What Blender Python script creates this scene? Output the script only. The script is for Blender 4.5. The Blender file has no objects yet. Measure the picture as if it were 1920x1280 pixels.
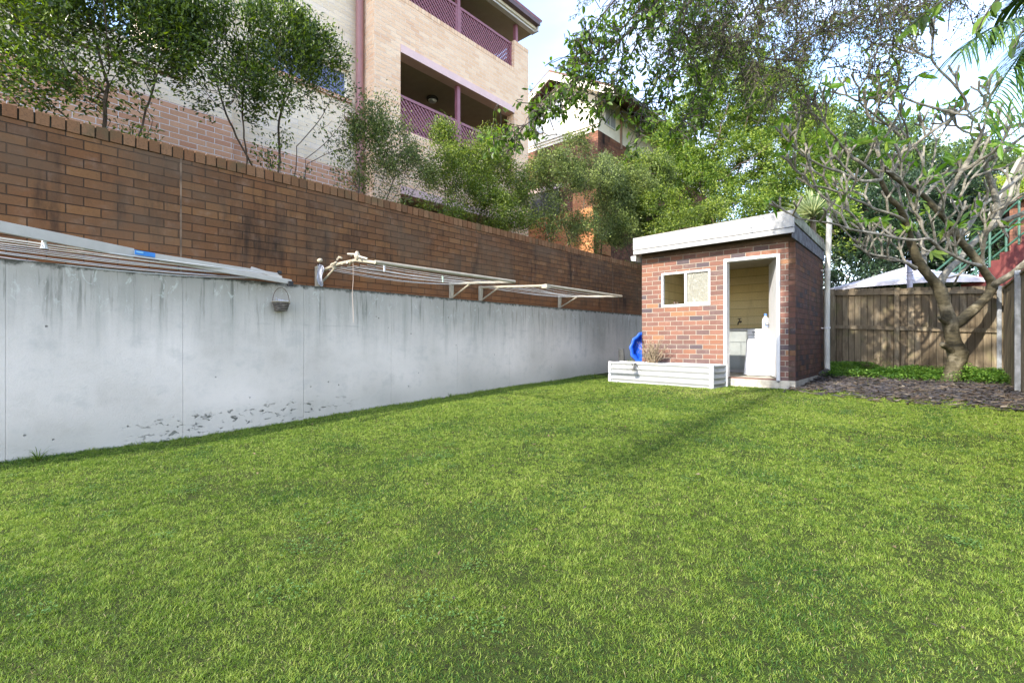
import bpy, math, random
import numpy as np
from mathutils import Vector
R = math.radians
sc = bpy.context.scene
# ------------------------------------------------------------------ camera, sky, sun, exposure
YAW = R(41.38); CA, SA = math.cos(YAW), math.sin(YAW); F = 908.0; EYE = 1.0
cam_d = bpy.data.cameras.new('camera'); cam = bpy.data.objects.new('camera', cam_d)
sc.collection.objects.link(cam); sc.camera = cam
cam.location = (0, 0, EYE); cam.rotation_euler = (R(90), 0, YAW)
cam_d.sensor_width = 36; cam_d.lens = F/1920*36; cam_d.clip_start = 0.05; cam_d.clip_end = 2000
SUN_EL, SUN_X = R(31), -0.105            # sun stands behind the camera, over the -Y side
sc.view_settings.view_transform = 'Standard'; sc.view_settings.look = 'None'
sc.view_settings.exposure = 2.38; sc.view_settings.gamma = 1
world = bpy.data.worlds.new('World'); sc.world = world; world.use_nodes = True
wn, wl = world.node_tree.nodes, world.node_tree.links; wn.clear()
w_out = wn.new('ShaderNodeOutputWorld'); w_bg = wn.new('ShaderNodeBackground'); w_sky = wn.new('ShaderNodeTexSky')
w_sky.sky_type = 'NISHITA'; w_sky.sun_disc = False; w_sky.sun_elevation = SUN_EL
w_sky.sun_rotation = math.atan2(SUN_X, -1.0); w_sky.air_density = 1.0; w_sky.dust_density = 0.35; w_sky.ozone_density = 3.0
w_bg.inputs[1].default_value = 0.15
w_tc = wn.new('ShaderNodeTexCoord'); w_n = wn.new('ShaderNodeTexNoise'); w_n.inputs['Scale'].default_value = 2.2
w_n.inputs['Detail'].default_value = 7; w_n.inputs['Roughness'].default_value = .55
w_map = wn.new('ShaderNodeMapping'); w_map.inputs['Scale'].default_value = (1, 1, 2.6); w_map.inputs['Location'].default_value = (3.1, .4, .2)
w_r = wn.new('ShaderNodeValToRGB'); w_r.color_ramp.elements[0].position = .43; w_r.color_ramp.elements[1].position = .74
w_mx = wn.new('ShaderNodeMix'); w_mx.data_type = 'RGBA'
wl.new(w_tc.outputs['Generated'], w_map.inputs[0]); wl.new(w_map.outputs[0], w_n.inputs['Vector']); wl.new(w_n.outputs[0], w_r.inputs[0])
w_sx = wn.new('ShaderNodeSeparateXYZ'); w_mr = wn.new('ShaderNodeMapRange'); w_mr.interpolation_type = 'SMOOTHSTEP'
w_mr.inputs[1].default_value = -.58; w_mr.inputs[2].default_value = -.10; w_mr.inputs[3].default_value = .06; w_mul = wn.new('ShaderNodeMath'); w_mul.operation = 'MULTIPLY'
wl.new(w_tc.outputs['Generated'], w_sx.inputs[0]); wl.new(w_sx.outputs[0], w_mr.inputs[0]); wl.new(w_mr.outputs[0], w_mul.inputs[0]); wl.new(w_r.outputs[0], w_mul.inputs[1])
wl.new(w_mul.outputs[0], w_mx.inputs[0]); w_tint = wn.new('ShaderNodeMix'); w_tint.data_type = 'RGBA'; w_tint.blend_type = 'MULTIPLY'; w_tint.inputs[0].default_value = 1; w_tint.inputs[7].default_value = (1.12, .985, .95, 1); wl.new(w_sky.outputs[0], w_tint.inputs[6]); wl.new(w_tint.outputs[2], w_mx.inputs[6]); w_mx.inputs[7].default_value = (4.2, 4.1, 4.15, 1)
wl.new(w_mx.outputs[2], w_bg.inputs[0]); wl.new(w_bg.outputs[0], w_out.inputs[0])
sun_d = bpy.data.lights.new('sun', 'SUN'); sun = bpy.data.objects.new('sun', sun_d); sc.collection.objects.link(sun)
sun_d.energy = 2.0; sun_d.angle = R(0.9); sun_d.color = (1, .93, .82)
_sd = Vector((-SUN_X*math.cos(SUN_EL), math.cos(SUN_EL), -math.sin(SUN_EL)))
sun.rotation_euler = _sd.to_track_quat('-Z', 'Y').to_euler()
sun.location = (0, -20, 20)

# ------------------------------------------------------------------ helpers
def W(px, py, d):
    "a point of the place, d metres ahead of the camera"
    r = (px-960)/F*d
    return np.array([r*CA-d*SA, r*SA+d*CA, EYE+(640-py)/F*d])
def tag(o, label=None, cat=None, group=None, kind=None):
    if label: o['label'] = label
    if cat: o['category'] = cat
    if group: o['group'] = group
    if kind: o['kind'] = kind
    return o
def empty(name, loc, label=None, cat=None, group=None):
    o = bpy.data.objects.new(name, None); sc.collection.objects.link(o); o.location = loc; o.empty_display_size = .2
    return tag(o, label, cat, group)
def wloc(o):
    v = Vector((0, 0, 0))
    while o is not None: v = v+o.location; o = o.parent
    return v
def np_mesh(name, V, polys, mat, parent=None, origin=None, rnd=None, smooth=False, uv=True):
    "polys: list of int arrays (n,k); rnd: list of per-face arrays in the same order"
    V = np.asarray(V, dtype=np.float64); me = bpy.data.meshes.new(name)
    polys = [np.asarray(p, dtype=np.int32) for p in polys if len(p)]
    loops = np.concatenate([p.ravel() for p in polys])
    tot = np.concatenate([np.full(len(p), p.shape[1], np.int32) for p in polys])
    start = np.concatenate([[0], np.cumsum(tot)[:-1]]).astype(np.int32)
    off = np.array(wloc(parent)) if parent is not None else np.array(origin if origin is not None else (0, 0, 0), dtype=float)
    me.vertices.add(len(V)); me.vertices.foreach_set('co', (V-off).astype(np.float32).ravel())
    me.loops.add(len(loops)); me.loops.foreach_set('vertex_index', loops)
    me.polygons.add(len(tot)); me.polygons.foreach_set('loop_start', start); me.polygons.foreach_set('loop_total', tot)
    me.polygons.foreach_set('use_smooth', np.full(len(tot), bool(smooth)))
    me.update(calc_edges=True)
    if rnd is not None:
        a = me.attributes.new('rnd', 'FLOAT', 'FACE'); a.data.foreach_set('value', np.concatenate(rnd).astype(np.float32))
    if uv:
        nrm = np.empty(len(tot)*3, np.float32); me.polygons.foreach_get('normal', nrm); nrm = np.abs(nrm.reshape(-1, 3))
        ax = np.repeat(np.argmax(nrm, axis=1), tot); P = V[loops]
        u = np.where(ax == 0, P[:, 1], P[:, 0]); v = np.where(ax == 2, P[:, 1], P[:, 2])
        l = me.uv_layers.new(name='UVMap'); l.data.foreach_set('uv', np.stack([u, v], 1).astype(np.float32).ravel())
    me.materials.append(mat)
    o = bpy.data.objects.new(name, me); sc.collection.objects.link(o)
    if parent is not None: o.parent = parent
    else: o.location = off
    return o
class MB:
    def __init__(s): s.v = []; s.f = {}; s.n = 0
    def _add(s, vs, fs):
        b = s.n; s.v.append(np.asarray(vs, float)); s.n += len(vs)
        for f in fs: s.f.setdefault(len(f), []).append([i+b for i in f])
        return s
    def box(s, x0, x1, y0, y1, z0, z1):
        v = [(x, y, z) for z in (z0, z1) for x, y in ((x0, y0), (x1, y0), (x1, y1), (x0, y1))]
        return s._add(v, [(0, 3, 2, 1), (4, 5, 6, 7), (0, 1, 5, 4), (1, 2, 6, 5), (2, 3, 7, 6), (3, 0, 4, 7)])
    def bar(s, a, b, w, h, up=(0, 0, 1)):
        a, b = np.array(a, float), np.array(b, float); t = b-a; t /= np.linalg.norm(t)
        u = np.array(up, float); sd = np.cross(t, u); sd /= np.linalg.norm(sd); u = np.cross(sd, t)
        v = [p+sd*w/2*i+u*h/2*j for p in (a, b) for i, j in ((-1, -1), (1, -1), (1, 1), (-1, 1))]
        return s._add(v, [(0, 1, 2, 3), (7, 6, 5, 4), (0, 4, 5, 1), (1, 5, 6, 2), (2, 6, 7, 3), (3, 7, 4, 0)])
    def tube(s, pts, rad, n=8, cap=True, flat=1.0):
        pts = np.asarray(pts, float); m = len(pts)
        if np.isscalar(rad): rad = [rad]*m
        T = np.gradient(pts, axis=0); T /= np.linalg.norm(T, axis=1)[:, None]+1e-12
        ref = np.array([0, 0, 1.]) if abs(T[0][2]) < .9 else np.array([1., 0, 0])
        u = np.cross(T[0], ref); u /= np.linalg.norm(u); vs = []
        an = np.arange(n)/n*2*math.pi; c, si = np.cos(an)[:, None], np.sin(an)[:, None]
        for i in range(m):
            u = u-T[i]*np.dot(u, T[i]); u /= np.linalg.norm(u)+1e-12; w = np.cross(T[i], u)
            vs.append(pts[i]+(c*u+si*w*flat)*rad[i])
        vs = np.concatenate(vs); fs = []
        for i in range(m-1):
            for j in range(n):
                k = (j+1) % n; fs.append((i*n+j, i*n+k, (i+1)*n+k, (i+1)*n+j))
        if cap: fs += [tuple(range(n))[::-1], tuple(range((m-1)*n, m*n))]
        return s._add(vs, fs)
    def lathe(s, c, prof, n=16, axis='z'):
        vs = []
        for r, h in prof:
            for j in range(n):
                a = j/n*2*math.pi
                if axis == 'z': vs.append((c[0]+r*math.cos(a), c[1]+r*math.sin(a), c[2]+h))
                elif axis == 'x': vs.append((c[0]+h, c[1]+r*math.cos(a), c[2]+r*math.sin(a)))
                else: vs.append((c[0]+r*math.cos(a), c[1]+h, c[2]+r*math.sin(a)))
        fs = []; m = len(prof)
        for i in range(m-1):
            for j in range(n):
                k = (j+1) % n; fs.append((i*n+j, i*n+k, (i+1)*n+k, (i+1)*n+j))
        fs += [tuple(range(n))[::-1], tuple(range((m-1)*n, m*n))]
        return s._add(vs, fs)
    def poly(s, ring, d):
        "a flat ring of points given thickness by vector d"
        ring = [np.array(p, float) for p in ring]; k = len(ring); d = np.array(d, float)
        vs = ring+[p+d for p in ring]
        fs = [tuple(range(k))[::-1], tuple(range(k, 2*k))]+[(i, (i+1) % k, (i+1) % k+k, i+k) for i in range(k)]
        return s._add(vs, fs)
    def build(s, name, mat, parent=None, origin=None, smooth=False, bevel=0, **kw):
        V = np.concatenate(s.v)
        if parent is None and origin is None: origin = ((V[:, 0].min()+V[:, 0].max())/2, (V[:, 1].min()+V[:, 1].max())/2, V[:, 2].min())
        o = np_mesh(name, V, [s.f[k] for k in sorted(s.f)], mat, parent, origin, smooth=smooth)
        if bevel:
            m = o.modifiers.new('bevel', 'BEVEL'); m.width = bevel; m.segments = 2; m.limit_method = 'ANGLE'
        if smooth:
            try:
                o.data.polygons.foreach_set('use_smooth', np.ones(len(o.data.polygons), dtype=bool))
                o.data.set_sharp_from_angle(angle=R(45))
            except Exception: pass
        return tag(o, **kw)

# ------------------------------------------------------------------ materials
class NT:
    def __init__(s, name):
        s.m = bpy.data.materials.new(name); s.m.use_nodes = True; s.t = s.m.node_tree; s.t.nodes.clear()
        s.out = s.t.nodes.new('ShaderNodeOutputMaterial'); s.bs = s.t.nodes.new('ShaderNodeBsdfPrincipled')
        s.t.links.new(s.bs.outputs[0], s.out.inputs[0])
    def n(s, kind, **kw):
        nd = s.t.nodes.new('ShaderNode'+kind)
        for k, v in kw.items(): setattr(nd, k, v)
        return nd
    def set(s, sock, v):
        if hasattr(v, 'is_output') or isinstance(v, bpy.types.NodeSocket): s.t.links.new(v, sock)
        elif isinstance(v, (tuple, list)) and len(v) == 3 and sock.type == 'RGBA': sock.default_value = (*v, 1)
        else: sock.default_value = v
    def math(s, op, a, b=None, c=None, clamp=False):
        nd = s.n('Math', operation=op); nd.use_clamp = clamp; s.set(nd.inputs[0], a)
        if b is not None: s.set(nd.inputs[1], b)
        if c is not None: s.set(nd.inputs[2], c)
        return nd.outputs[0]
    def mix(s, f, a, b, mode='MIX'):
        nd = s.n('Mix', data_type='RGBA', blend_type=mode); s.set(nd.inputs[0], f); s.set(nd.inputs[6], a); s.set(nd.inputs[7], b)
        return nd.outputs[2]
    def noise(s, vec, scale, detail=4, rough=.55, out=0, dist=0):
        nd = s.n('TexNoise'); nd.inputs['Scale'].default_value = scale; nd.inputs['Detail'].default_value = detail
        nd.inputs['Roughness'].default_value = rough; nd.inputs['Distortion'].default_value = dist
        if vec is not None: s.set(nd.inputs['Vector'], vec)
        return nd.outputs[out]
    def ramp(s, f, stops, interp='LINEAR'):
        nd = s.n('ValToRGB'); cr = nd.color_ramp; cr.interpolation = interp
        while len(cr.elements) < len(stops): cr.elements.new(.5)
        for e, (p, c) in zip(cr.elements, stops):
            e.position = p; e.color = (*c, 1) if isinstance(c, (tuple, list)) else (c, c, c, 1)
        s.set(nd.inputs[0], f); return nd.outputs[0]
    def smooth(s, v, lo, hi):
        nd = s.n('MapRange', interpolation_type='SMOOTHSTEP'); s.set(nd.inputs[0], v)
        nd.inputs[1].default_value = lo; nd.inputs[2].default_value = hi; return nd.outputs[0]
    def uv(s): return s.n('UVMap', uv_map='UVMap').outputs[0]
    def pos(s): return s.n('NewGeometry').outputs['Position']
    def sep(s, v):
        nd = s.n('SeparateXYZ'); s.set(nd.inputs[0], v); return nd.outputs
    def comb(s, x, y, z=0.0):
        nd = s.n('CombineXYZ'); s.set(nd.inputs[0], x); s.set(nd.inputs[1], y); s.set(nd.inputs[2], z); return nd.outputs[0]
    def scale(s, v, xyz):
        nd = s.n('VectorMath', operation='MULTIPLY'); s.set(nd.inputs[0], v); nd.inputs[1].default_value = xyz; return nd.outputs[0]
    def attr(s, name): return s.n('Attribute', attribute_name=name).outputs['Fac']
    def bump(s, h, dist=.01, strength=1):
        nd = s.n('Bump'); nd.inputs['Strength'].default_value = strength; nd.inputs['Distance'].default_value = dist; s.set(nd.inputs['Height'], h)
        s.t.links.new(nd.outputs[0], s.bs.inputs['Normal'])
    def fin(s, col, rough=.8, metal=0, spec=.3):
        s.set(s.bs.inputs['Base Color'], col); s.set(s.bs.inputs['Roughness'], rough); s.bs.inputs['Metallic'].default_value = metal
        s.bs.inputs['Specular IOR Level'].default_value = spec; return s.m
def paint(name, col, rough=.5, var=.12, sc_=6, metal=0, spec=.4, bump=.0015, dirt=None, dirt_amt=.5):
    n = NT(name); p = n.pos(); a = n.noise(p, sc_, 6, .6); b = n.noise(p, sc_*9, 3)
    dark = tuple(c*(1-var*2) for c in col); c = n.mix(n.smooth(a, .35, .7), dark, col)
    if dirt:
        st = n.noise(n.scale(p, (7, 7, 1.2)), 2.2, 6, .65); c = n.mix(n.math('MULTIPLY', n.smooth(st, .52, .72), dirt_amt), c, dirt)
    n.bump(b, bump); return n.fin(c, n.math('MULTIPLY_ADD', b, .25, rough-.12), metal, spec)
def brick(name, cols, mortar, bw=.24, bh=.086, mw=.0095, stain=(.03, .025, .02), stain_amt=.4, wash=None, wash_amt=0, wob=.004, depth=.006,
          off=.5, lowstain=None, shift=0.0, edge_noise=1.0):
    n = NT(name); uv = n.uv(); w = n.noise(uv, 9, 3, out=1)
    nd = n.n('VectorMath', operation='MULTIPLY_ADD'); n.set(nd.inputs[0], w); nd.inputs[1].default_value = (wob, wob, 0)
    ad = n.n('VectorMath', operation='ADD'); n.set(ad.inputs[0], uv); ad.inputs[1].default_value = (shift-wob/2, -wob/2, 0)
    n.set(nd.inputs[2], ad.outputs[0]); u, v, _ = n.sep(nd.outputs[0])
    vr = n.math('DIVIDE', v, bh); row = n.math('FLOOR', vr); par = n.math('MULTIPLY', n.math('FLOORED_MODULO', row, 2.0), off)
    uc = n.math('ADD', n.math('DIVIDE', u, bw), par); col = n.math('FLOOR', uc)
    fu = n.math('MULTIPLY', n.math('FRACT', uc), bw); fv = n.math('MULTIPLY', n.math('FRACT', vr), bh)
    eu = n.math('MINIMUM', fu, n.math('SUBTRACT', bw, fu)); ev = n.math('MINIMUM', fv, n.math('SUBTRACT', bh, fv))
    e = n.math('MINIMUM', eu, ev); mask = n.smooth(e, mw*.35, mw*.62)           # 1 on brick
    wn_ = n.n('TexWhiteNoise', noise_dimensions='2D'); n.set(wn_.inputs['Vector'], n.comb(col, row))
    c = n.ramp(wn_.outputs[0], cols, 'CONSTANT'); fine = n.noise(uv, 55, 4, .7); mid = n.noise(uv, 7, 5, .6)
    c = n.mix(n.math('MULTIPLY', n.smooth(fine, .35, .75), .45), c, n.mix(.5, c, (.02, .015, .012)))
    c = n.mix(n.math('MULTIPLY', n.smooth(mid, .5, .8), .3), c, n.mix(.4, c, (.6, .5, .42)))
    mc = n.mix(n.math('MULTIPLY', n.noise(uv, 20, 4), .6), mortar, tuple(x*.55 for x in mortar))
    c = n.mix(mask, mc, c)
    st = n.noise(n.scale(uv, (3.2, .55, 1)), 1.3, 7, .68); blot = n.noise(uv, .8, 5, .6)
    sm = n.math('MULTIPLY', n.math('ADD', n.smooth(st, .48, .75), n.math('MULTIPLY', n.smooth(blot, .5, .75), .6)), stain_amt, clamp=True)
    c = n.mix(sm, c, stain)
    if wash: c = n.mix(n.math('MULTIPLY', n.smooth(n.noise(uv, 1.1, 6, .6), .42, .7), wash_amt), c, wash)
    if lowstain:                                                        # (z0, z1, colour, amount): weathering band that belongs to the wall
        _, z, _ = n.sep(uv); z0, z1, lc, la = lowstain
        k = n.math('MULTIPLY', n.smooth(n.math('ADD', z, n.math('MULTIPLY', n.noise(n.scale(uv, (4, .6, 1)), 1.5, 5), .6)), z1, z0), la)
        c = n.mix(k, c, n.mix(mask, tuple(x*.6 for x in lc), lc))
    h = n.math('ADD', mask, n.math('MULTIPLY', fine, .25)); n.bump(h, depth)
    return n.fin(c, .85, spec=.2)
def leaf_mat(name, c0, c1, c2=None, trans=.35, rough=.45, patch=1.5, spec=.4):
    n = NT(name); r = n.attr('rnd'); p = n.pos(); a = n.noise(p, patch, 3)
    c = n.mix(r, c0, c1)
    if c2: c = n.mix(n.smooth(n.math('ADD', n.math('MULTIPLY', a, .6), n.math('MULTIPLY', r, .4)), .5, .68), c, c2)
    n.fin(c, rough, spec=spec)
    tr = n.n('BsdfTranslucent'); hs = n.n('HueSaturation'); hs.inputs['Saturation'].default_value = 1.15; hs.inputs['Value'].default_value = 1.5
    n.set(hs.inputs['Color'], c); n.set(tr.inputs['Color'], hs.outputs[0]); mx = n.n('MixShader'); mx.inputs[0].default_value = trans
    n.t.links.new(n.bs.outputs[0], mx.inputs[1]); n.t.links.new(tr.outputs[0], mx.inputs[2]); n.t.links.new(mx.outputs[0], n.out.inputs[0])
    return n.m
def bark_mat(name, c0, c1, c2=None, scale=9, ring=False, depth=.006):
    n = NT(name); p = n.pos(); a = n.noise(n.scale(p, (1, 1, .35) if not ring else (1, 1, 2.6)), scale, 7, .65); b = n.noise(p, scale*5, 4, .7)
    c = n.ramp(a, [(.3, c0), (.62, c1)])
    if c2: c = n.mix(n.smooth(n.noise(p, scale*.5, 5), .5, .66), c, c2)
    c = n.mix(n.math('MULTIPLY', n.smooth(b, .45, .75), .5), c, n.mix(.5, c, (.02, .018, .012)))
    n.bump(n.math('ADD', a, n.math('MULTIPLY', b, .5)), depth); return n.fin(c, .75, spec=.3)
def wood_mat(name, cols, axis='z', pal=.106, x0=0.0, along='x', green=.25):
    "weathered palings: every paling has its own tone; streaks run along the grain"
    n = NT(name); p = n.pos(); x, y, z = n.sep(p); u = x if along == 'x' else y
    idx = n.math('FLOOR', n.math('DIVIDE', n.math('SUBTRACT', u, x0), pal)); wn_ = n.n('TexWhiteNoise', noise_dimensions='1D'); n.set(wn_.inputs['W'], idx)
    c = n.ramp(wn_.outputs[0], cols, 'CONSTANT'); off = n.math('MULTIPLY', wn_.outputs[0], 17.0)
    v = n.comb(n.math('MULTIPLY', u, 26.0), n.math('MULTIPLY', z, 1.5), off)
    g = n.noise(v, 1.6, 7, .7); c = n.mix(n.math('MULTIPLY', n.smooth(g, .38, .68), .55), c, n.mix(.5, c, (.035, .027, .02)))
    v2 = n.comb(n.math('MULTIPLY', u, 7.5), n.math('MULTIPLY', z, 1.3), off)
    pt = n.noise(v2, 1.1, 5, .6); c = n.mix(n.math('MULTIPLY', n.smooth(pt, .54, .64), .5), c, (.33, .275, .19))
    dk = n.noise(n.comb(n.math('MULTIPLY', u, 7.0), n.math('MULTIPLY', z, 2.2), n.math('ADD', off, 5.0)), 1.2, 5)
    c = n.mix(n.math('MULTIPLY', n.smooth(dk, .5, .66), .5), c, (.075, .058, .04))
    if green: c = n.mix(n.math('MULTIPLY', n.smooth(n.noise(p, 3.2, 5), .52, .7), green), c, (.16, .18, .05))
    fe = n.math('FRACT', n.math('DIVIDE', n.math('SUBTRACT', u, x0), pal)); fe = n.math('MULTIPLY', n.math('MINIMUM', fe, n.math('SUBTRACT', 1.0, fe)), pal)
    if pal < 1: c = n.mix(n.math('SUBTRACT', 1.0, n.smooth(fe, .0015, .006)), c, (.022, .016, .01))
    n.bump(g, .004); return n.fin(c, .85, spec=.2)
exec_parts = True

# ------------------------------------------------------------------ ground
def gz(x, y):
    "height of the lawn, rising gently away from the camera"
    y = np.asarray(y, float)
    return np.clip((y-1.2), 0, 9.5)*.0322+.006*np.sin(x*1.7+y*.9)+.005*np.sin(y*2.3-x)
def ground_material():
    n = NT('thatch_soil'); p = n.pos(); a = n.noise(p, 1.3, 6, .6); b = n.noise(p, 40, 4, .7)
    c = n.ramp(a, [(.3, (.028, .046, .010)), (.55, (.045, .062, .014)), (.75, (.085, .078, .032))])
    c = n.mix(n.smooth(b, .4, .75), c, (.028, .028, .012)); n.bump(b, .02); return n.fin(c, .95, spec=.1)
xs = np.concatenate([[-400, -120, -40, -15], np.arange(-8, 6.01, .25), [12, 30, 100, 400]])
ys = np.concatenate([[-300, -60, -15, -6], np.arange(-3, 13.01, .25), [20, 50, 150, 600]])
X, Y = np.meshgrid(xs, ys); Z = gz(X, Y)
nx, ny = len(xs), len(ys); ii = (np.arange(ny-1)[:, None]*nx+np.arange(nx-1)).ravel()
g = np_mesh('ground', np.stack([X, Y, Z], -1).reshape(-1, 3), [np.stack([ii, ii+1, ii+nx+1, ii+nx], 1)], ground_material(), smooth=True)
tag(g, kind='structure')
n = NT('garden_soil'); p = n.pos()
soil = n.fin(n.ramp(n.noise(p, 6, 6, .7), [(.3, (.035, .026, .017)), (.7, (.09, .065, .04))]), .95, spec=.1)
MB().box(-40, -6.1, -8, 60, 0, 2.35).build('terrace_ground', soil, kind='structure')

# ------------------------------------------------------------------ boundary wall: cast concrete below, brick above
def concrete_material():
    n = NT('cast_concrete'); uv = n.uv(); u, v, _ = n.sep(uv)
    big = n.noise(uv, .8, 7, .6); mid = n.noise(uv, 3.2, 7, .66); fine = n.noise(uv, 60, 4, .7)
    streak = n.noise(n.scale(uv, (5.5, .42, 1)), 1.15, 7, .66); streak2 = n.noise(n.scale(uv, (13, .8, 1)), 1.4, 5, .6)
    c = n.ramp(big, [(.30, (.44, .40, .35)), (.46, (.62, .565, .505)), (.6, (.735, .665, .60))])
    c = n.mix(n.math('MULTIPLY', n.smooth(mid, .47, .7), .42), c, (.34, .335, .305))
    top = n.smooth(n.math('ADD', v, n.math('MULTIPLY_ADD', streak, .9, -.42)), .75, 1.72)
    c = n.mix(n.math('MULTIPLY', top, .66), c, (.25, .25, .215))
    fade = n.smooth(v, .5, 1.7)
    c = n.mix(n.math('MULTIPLY', n.math('MULTIPLY', n.smooth(streak, .52, .70), fade), .45), c, (.28, .29, .25))
    c = n.mix(n.math('MULTIPLY', n.math('MULTIPLY', n.smooth(streak2, .54, .68), n.smooth(v, .9, 1.7)), .75), c, (.11, .115, .09))
    eff = n.math('MULTIPLY', n.smooth(n.noise(n.scale(uv, (3.5, 1.6, 1)), 2.6, 8, .75, dist=1.4), .56, .63), n.smooth(v, 1.0, 1.6))
    c = n.mix(n.math('MULTIPLY', eff, .5), c, (.62, .64, .58))
    lip = n.smooth(n.math('ADD', v, n.math('MULTIPLY_ADD', n.noise(uv, 9, 6, .7), .16, -.08)), 1.635, 1.68)
    c = n.mix(n.math('MULTIPLY', lip, .9), c, (.04, .042, .03))
    # formwork joints every 1.255 m and one faint lift line
    ju = n.math('ABSOLUTE', n.math('SUBTRACT', n.math('FRACT', n.math('DIVIDE', n.math('SUBTRACT', u, .24), 1.255)), .5))
    jl = n.math('SUBTRACT', 1.0, n.smooth(n.math('SUBTRACT', .5, ju), .001, .006))
    c = n.mix(n.math('MULTIPLY', jl, n.math('MULTIPLY', n.smooth(n.noise(uv, 1.9, 4), .45, .75), .24)), c, (.2, .2, .18))
    lz = n.math('ABSOLUTE', n.math('SUBTRACT', v, n.math('MULTIPLY_ADD', n.noise(uv, 5, 4), .04, 1.18)))
    c = n.mix(n.math('MULTIPLY', n.math('MULTIPLY', n.math('SUBTRACT', 1.0, n.smooth(lz, .002, .014)), n.smooth(n.noise(uv, 2.1, 4), .52, .66)), .22), c, (.17, .17, .15))
    # blow holes and spalled base
    vo = n.n('TexVoronoi'); vo.inputs['Scale'].default_value = 5.5; n.set(vo.inputs['Vector'], uv)
    hole = n.math('MULTIPLY', n.math('SUBTRACT', 1.0, n.smooth(vo.outputs['Distance'], .03, .065)), n.smooth(n.sep(vo.outputs['Color'])[0], .55, .56))
    c = n.mix(n.math('MULTIPLY', hole, .75), c, (.08, .08, .07))
    base = n.math('SUBTRACT', 1.0, n.smooth(n.math('SUBTRACT', v, n.math('MULTIPLY', n.math('SUBTRACT', u, 1.2), .032)), .05, .42))
    spall = n.math('MULTIPLY', n.smooth(n.noise(n.scale(uv, (1, 2.2, 1)), 9, 6, .72, dist=.6), .585, .61), n.math('MULTIPLY', n.smooth(base, .25, .75), n.math('MULTIPLY', n.smooth(u, .9, 1.5), n.math('SUBTRACT', 1.0, n.smooth(u, 2.8, 3.6)))))
    c = n.mix(spall, c, (.10, .10, .085)); c = n.mix(n.math('MULTIPLY', base, .38), c, (.30, .31, .26))
    h = n.math('SUBTRACT', n.math('ADD', n.math('MULTIPLY', fine, .35), n.math('MULTIPLY', mid, .8)), n.math('ADD', hole, n.math('ADD', spall, n.math('MULTIPLY', jl, .4))))
    n.bump(h, .012, .9); return n.fin(c, .85, spec=.25)
M_conc = concrete_material()
cw = MB()
cw.box(-6.12, -5.80, -3.5, 13.2, -.3, 1.685)
cw.build('retaining_wall', M_conc, label='long low grey cast concrete retaining wall stained along its top edge', cat='wall')
RB = [(0, (.175, .083, .036)), (.2, (.15, .072, .032)), (.38, (.20, .097, .040)), (.55, (.138, .068, .032)), (.7, (.172, .078, .033)), (.86, (.122, .060, .029)), (.94, (.21, .107, .048))]
M_wallbrick = brick('weathered_red_brick', RB, (.055, .034, .02), bw=.245, bh=.086, mw=.0085, stain=(.030, .020, .014), stain_amt=1.0,
                    wash=(.115, .078, .05), wash_amt=.75, lowstain=(1.72, 2.45, (.27, .10, .03), .6), depth=.008)
bwall = empty('boundary_wall', (-6.0, 4.5, 1.685), 'tall weathered orange brown brick wall with a header capping above the concrete', 'wall')
MB().box(-6.11, -5.875, -3.5, 13.2, 1.68, 2.88).build('wall', M_wallbrick, bwall)
rng = np.random.default_rng(5); mb = MB(); y = -3.5
while y < 13.2:
    j = rng.normal(0, .0025, 4); mb.box(-6.115+j[0], -5.868+j[1], y, y+.089, 2.885+j[2]*.5, 3.0+j[3]); y += .1005
n = NT('capping_brick'); p = n.pos(); x_, y_, z_ = n.sep(p)
wn2 = n.n('TexWhiteNoise', noise_dimensions='1D'); n.set(wn2.inputs['W'], n.math('FLOOR', n.math('DIVIDE', n.math('ADD', y_, 3.5), .1005)))
c = n.ramp(wn2.outputs[0], [(0, (.23, .12, .06)), (.25, (.185, .095, .046)), (.5, (.25, .135, .07)), (.7, (.21, .10, .048)), (.88, (.15, .08, .042))], 'CONSTANT')
f_ = n.noise(p, 70, 4, .75); c = n.mix(n.smooth(f_, .45, .75), c, (.10, .06, .035)); c = n.mix(n.math('MULTIPLY', n.smooth(n.noise(p, 4, 5), .5, .7), .6), c, (.10, .085, .045))
n.bump(f_, .006); M_cap = n.fin(c, .9, spec=.15)
mb.build('capping', M_cap, bwall, bevel=.004)
M_capm = paint('old_mortar', (.06, .055, .04), .95, .3, 9, spec=.1)
MB().box(-6.105, -5.885, -3.5, 13.2, 2.87, 2.985).build('capping_mortar', M_capm, bwall)
MB().box(-5.8745, -5.8715, 1.485, 1.500, 1.69, 2.985).build('expansion_joint', paint('joint_sealant', (.25, .17, .11), .8, .3), bwall)
MB().box(-5.8745, -5.8715, 10.32, 10.335, 1.69, 2.985).build('expansion_joint', bpy.data.materials['joint_sealant'], bwall)

# ------------------------------------------------------------------ paints shared by the buildings
M_mauve = paint('mauve_paint', (.27, .105, .135), .45, .06)
M_pink = paint('pale_pink_paint', (.70, .50, .47), .5, .04)
M_cream = paint('cream_paint', (.86, .79, .65), .6, .05, dirt=(.45, .38, .28), dirt_amt=.2)
M_white = paint('white_paint', (.62, .62, .62), .45, .03, dirt=(.45, .43, .38), dirt_amt=.12)
M_soffit = paint('soffit_render', (.36, .30, .22), .8, .05)
M_dark = paint('dark_interior', (.05, .045, .04), .8)
M_pipe = paint('mauve_pipe', (.34, .17, .16), .5, .06)
M_steel = paint('galvanised_steel', (.27, .285, .30), .5, .15, 14, metal=.3)
def glass_mat(name, tint, rough=.08):
    n = NT(name); return n.fin(n.mix(n.noise(n.pos(), 2.5, 3), tint, tuple(x*.8 for x in tint)), rough, spec=.6)
M_blueglass = glass_mat('blue_frosted_glass', (.16, .19, .36), .3)
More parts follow.
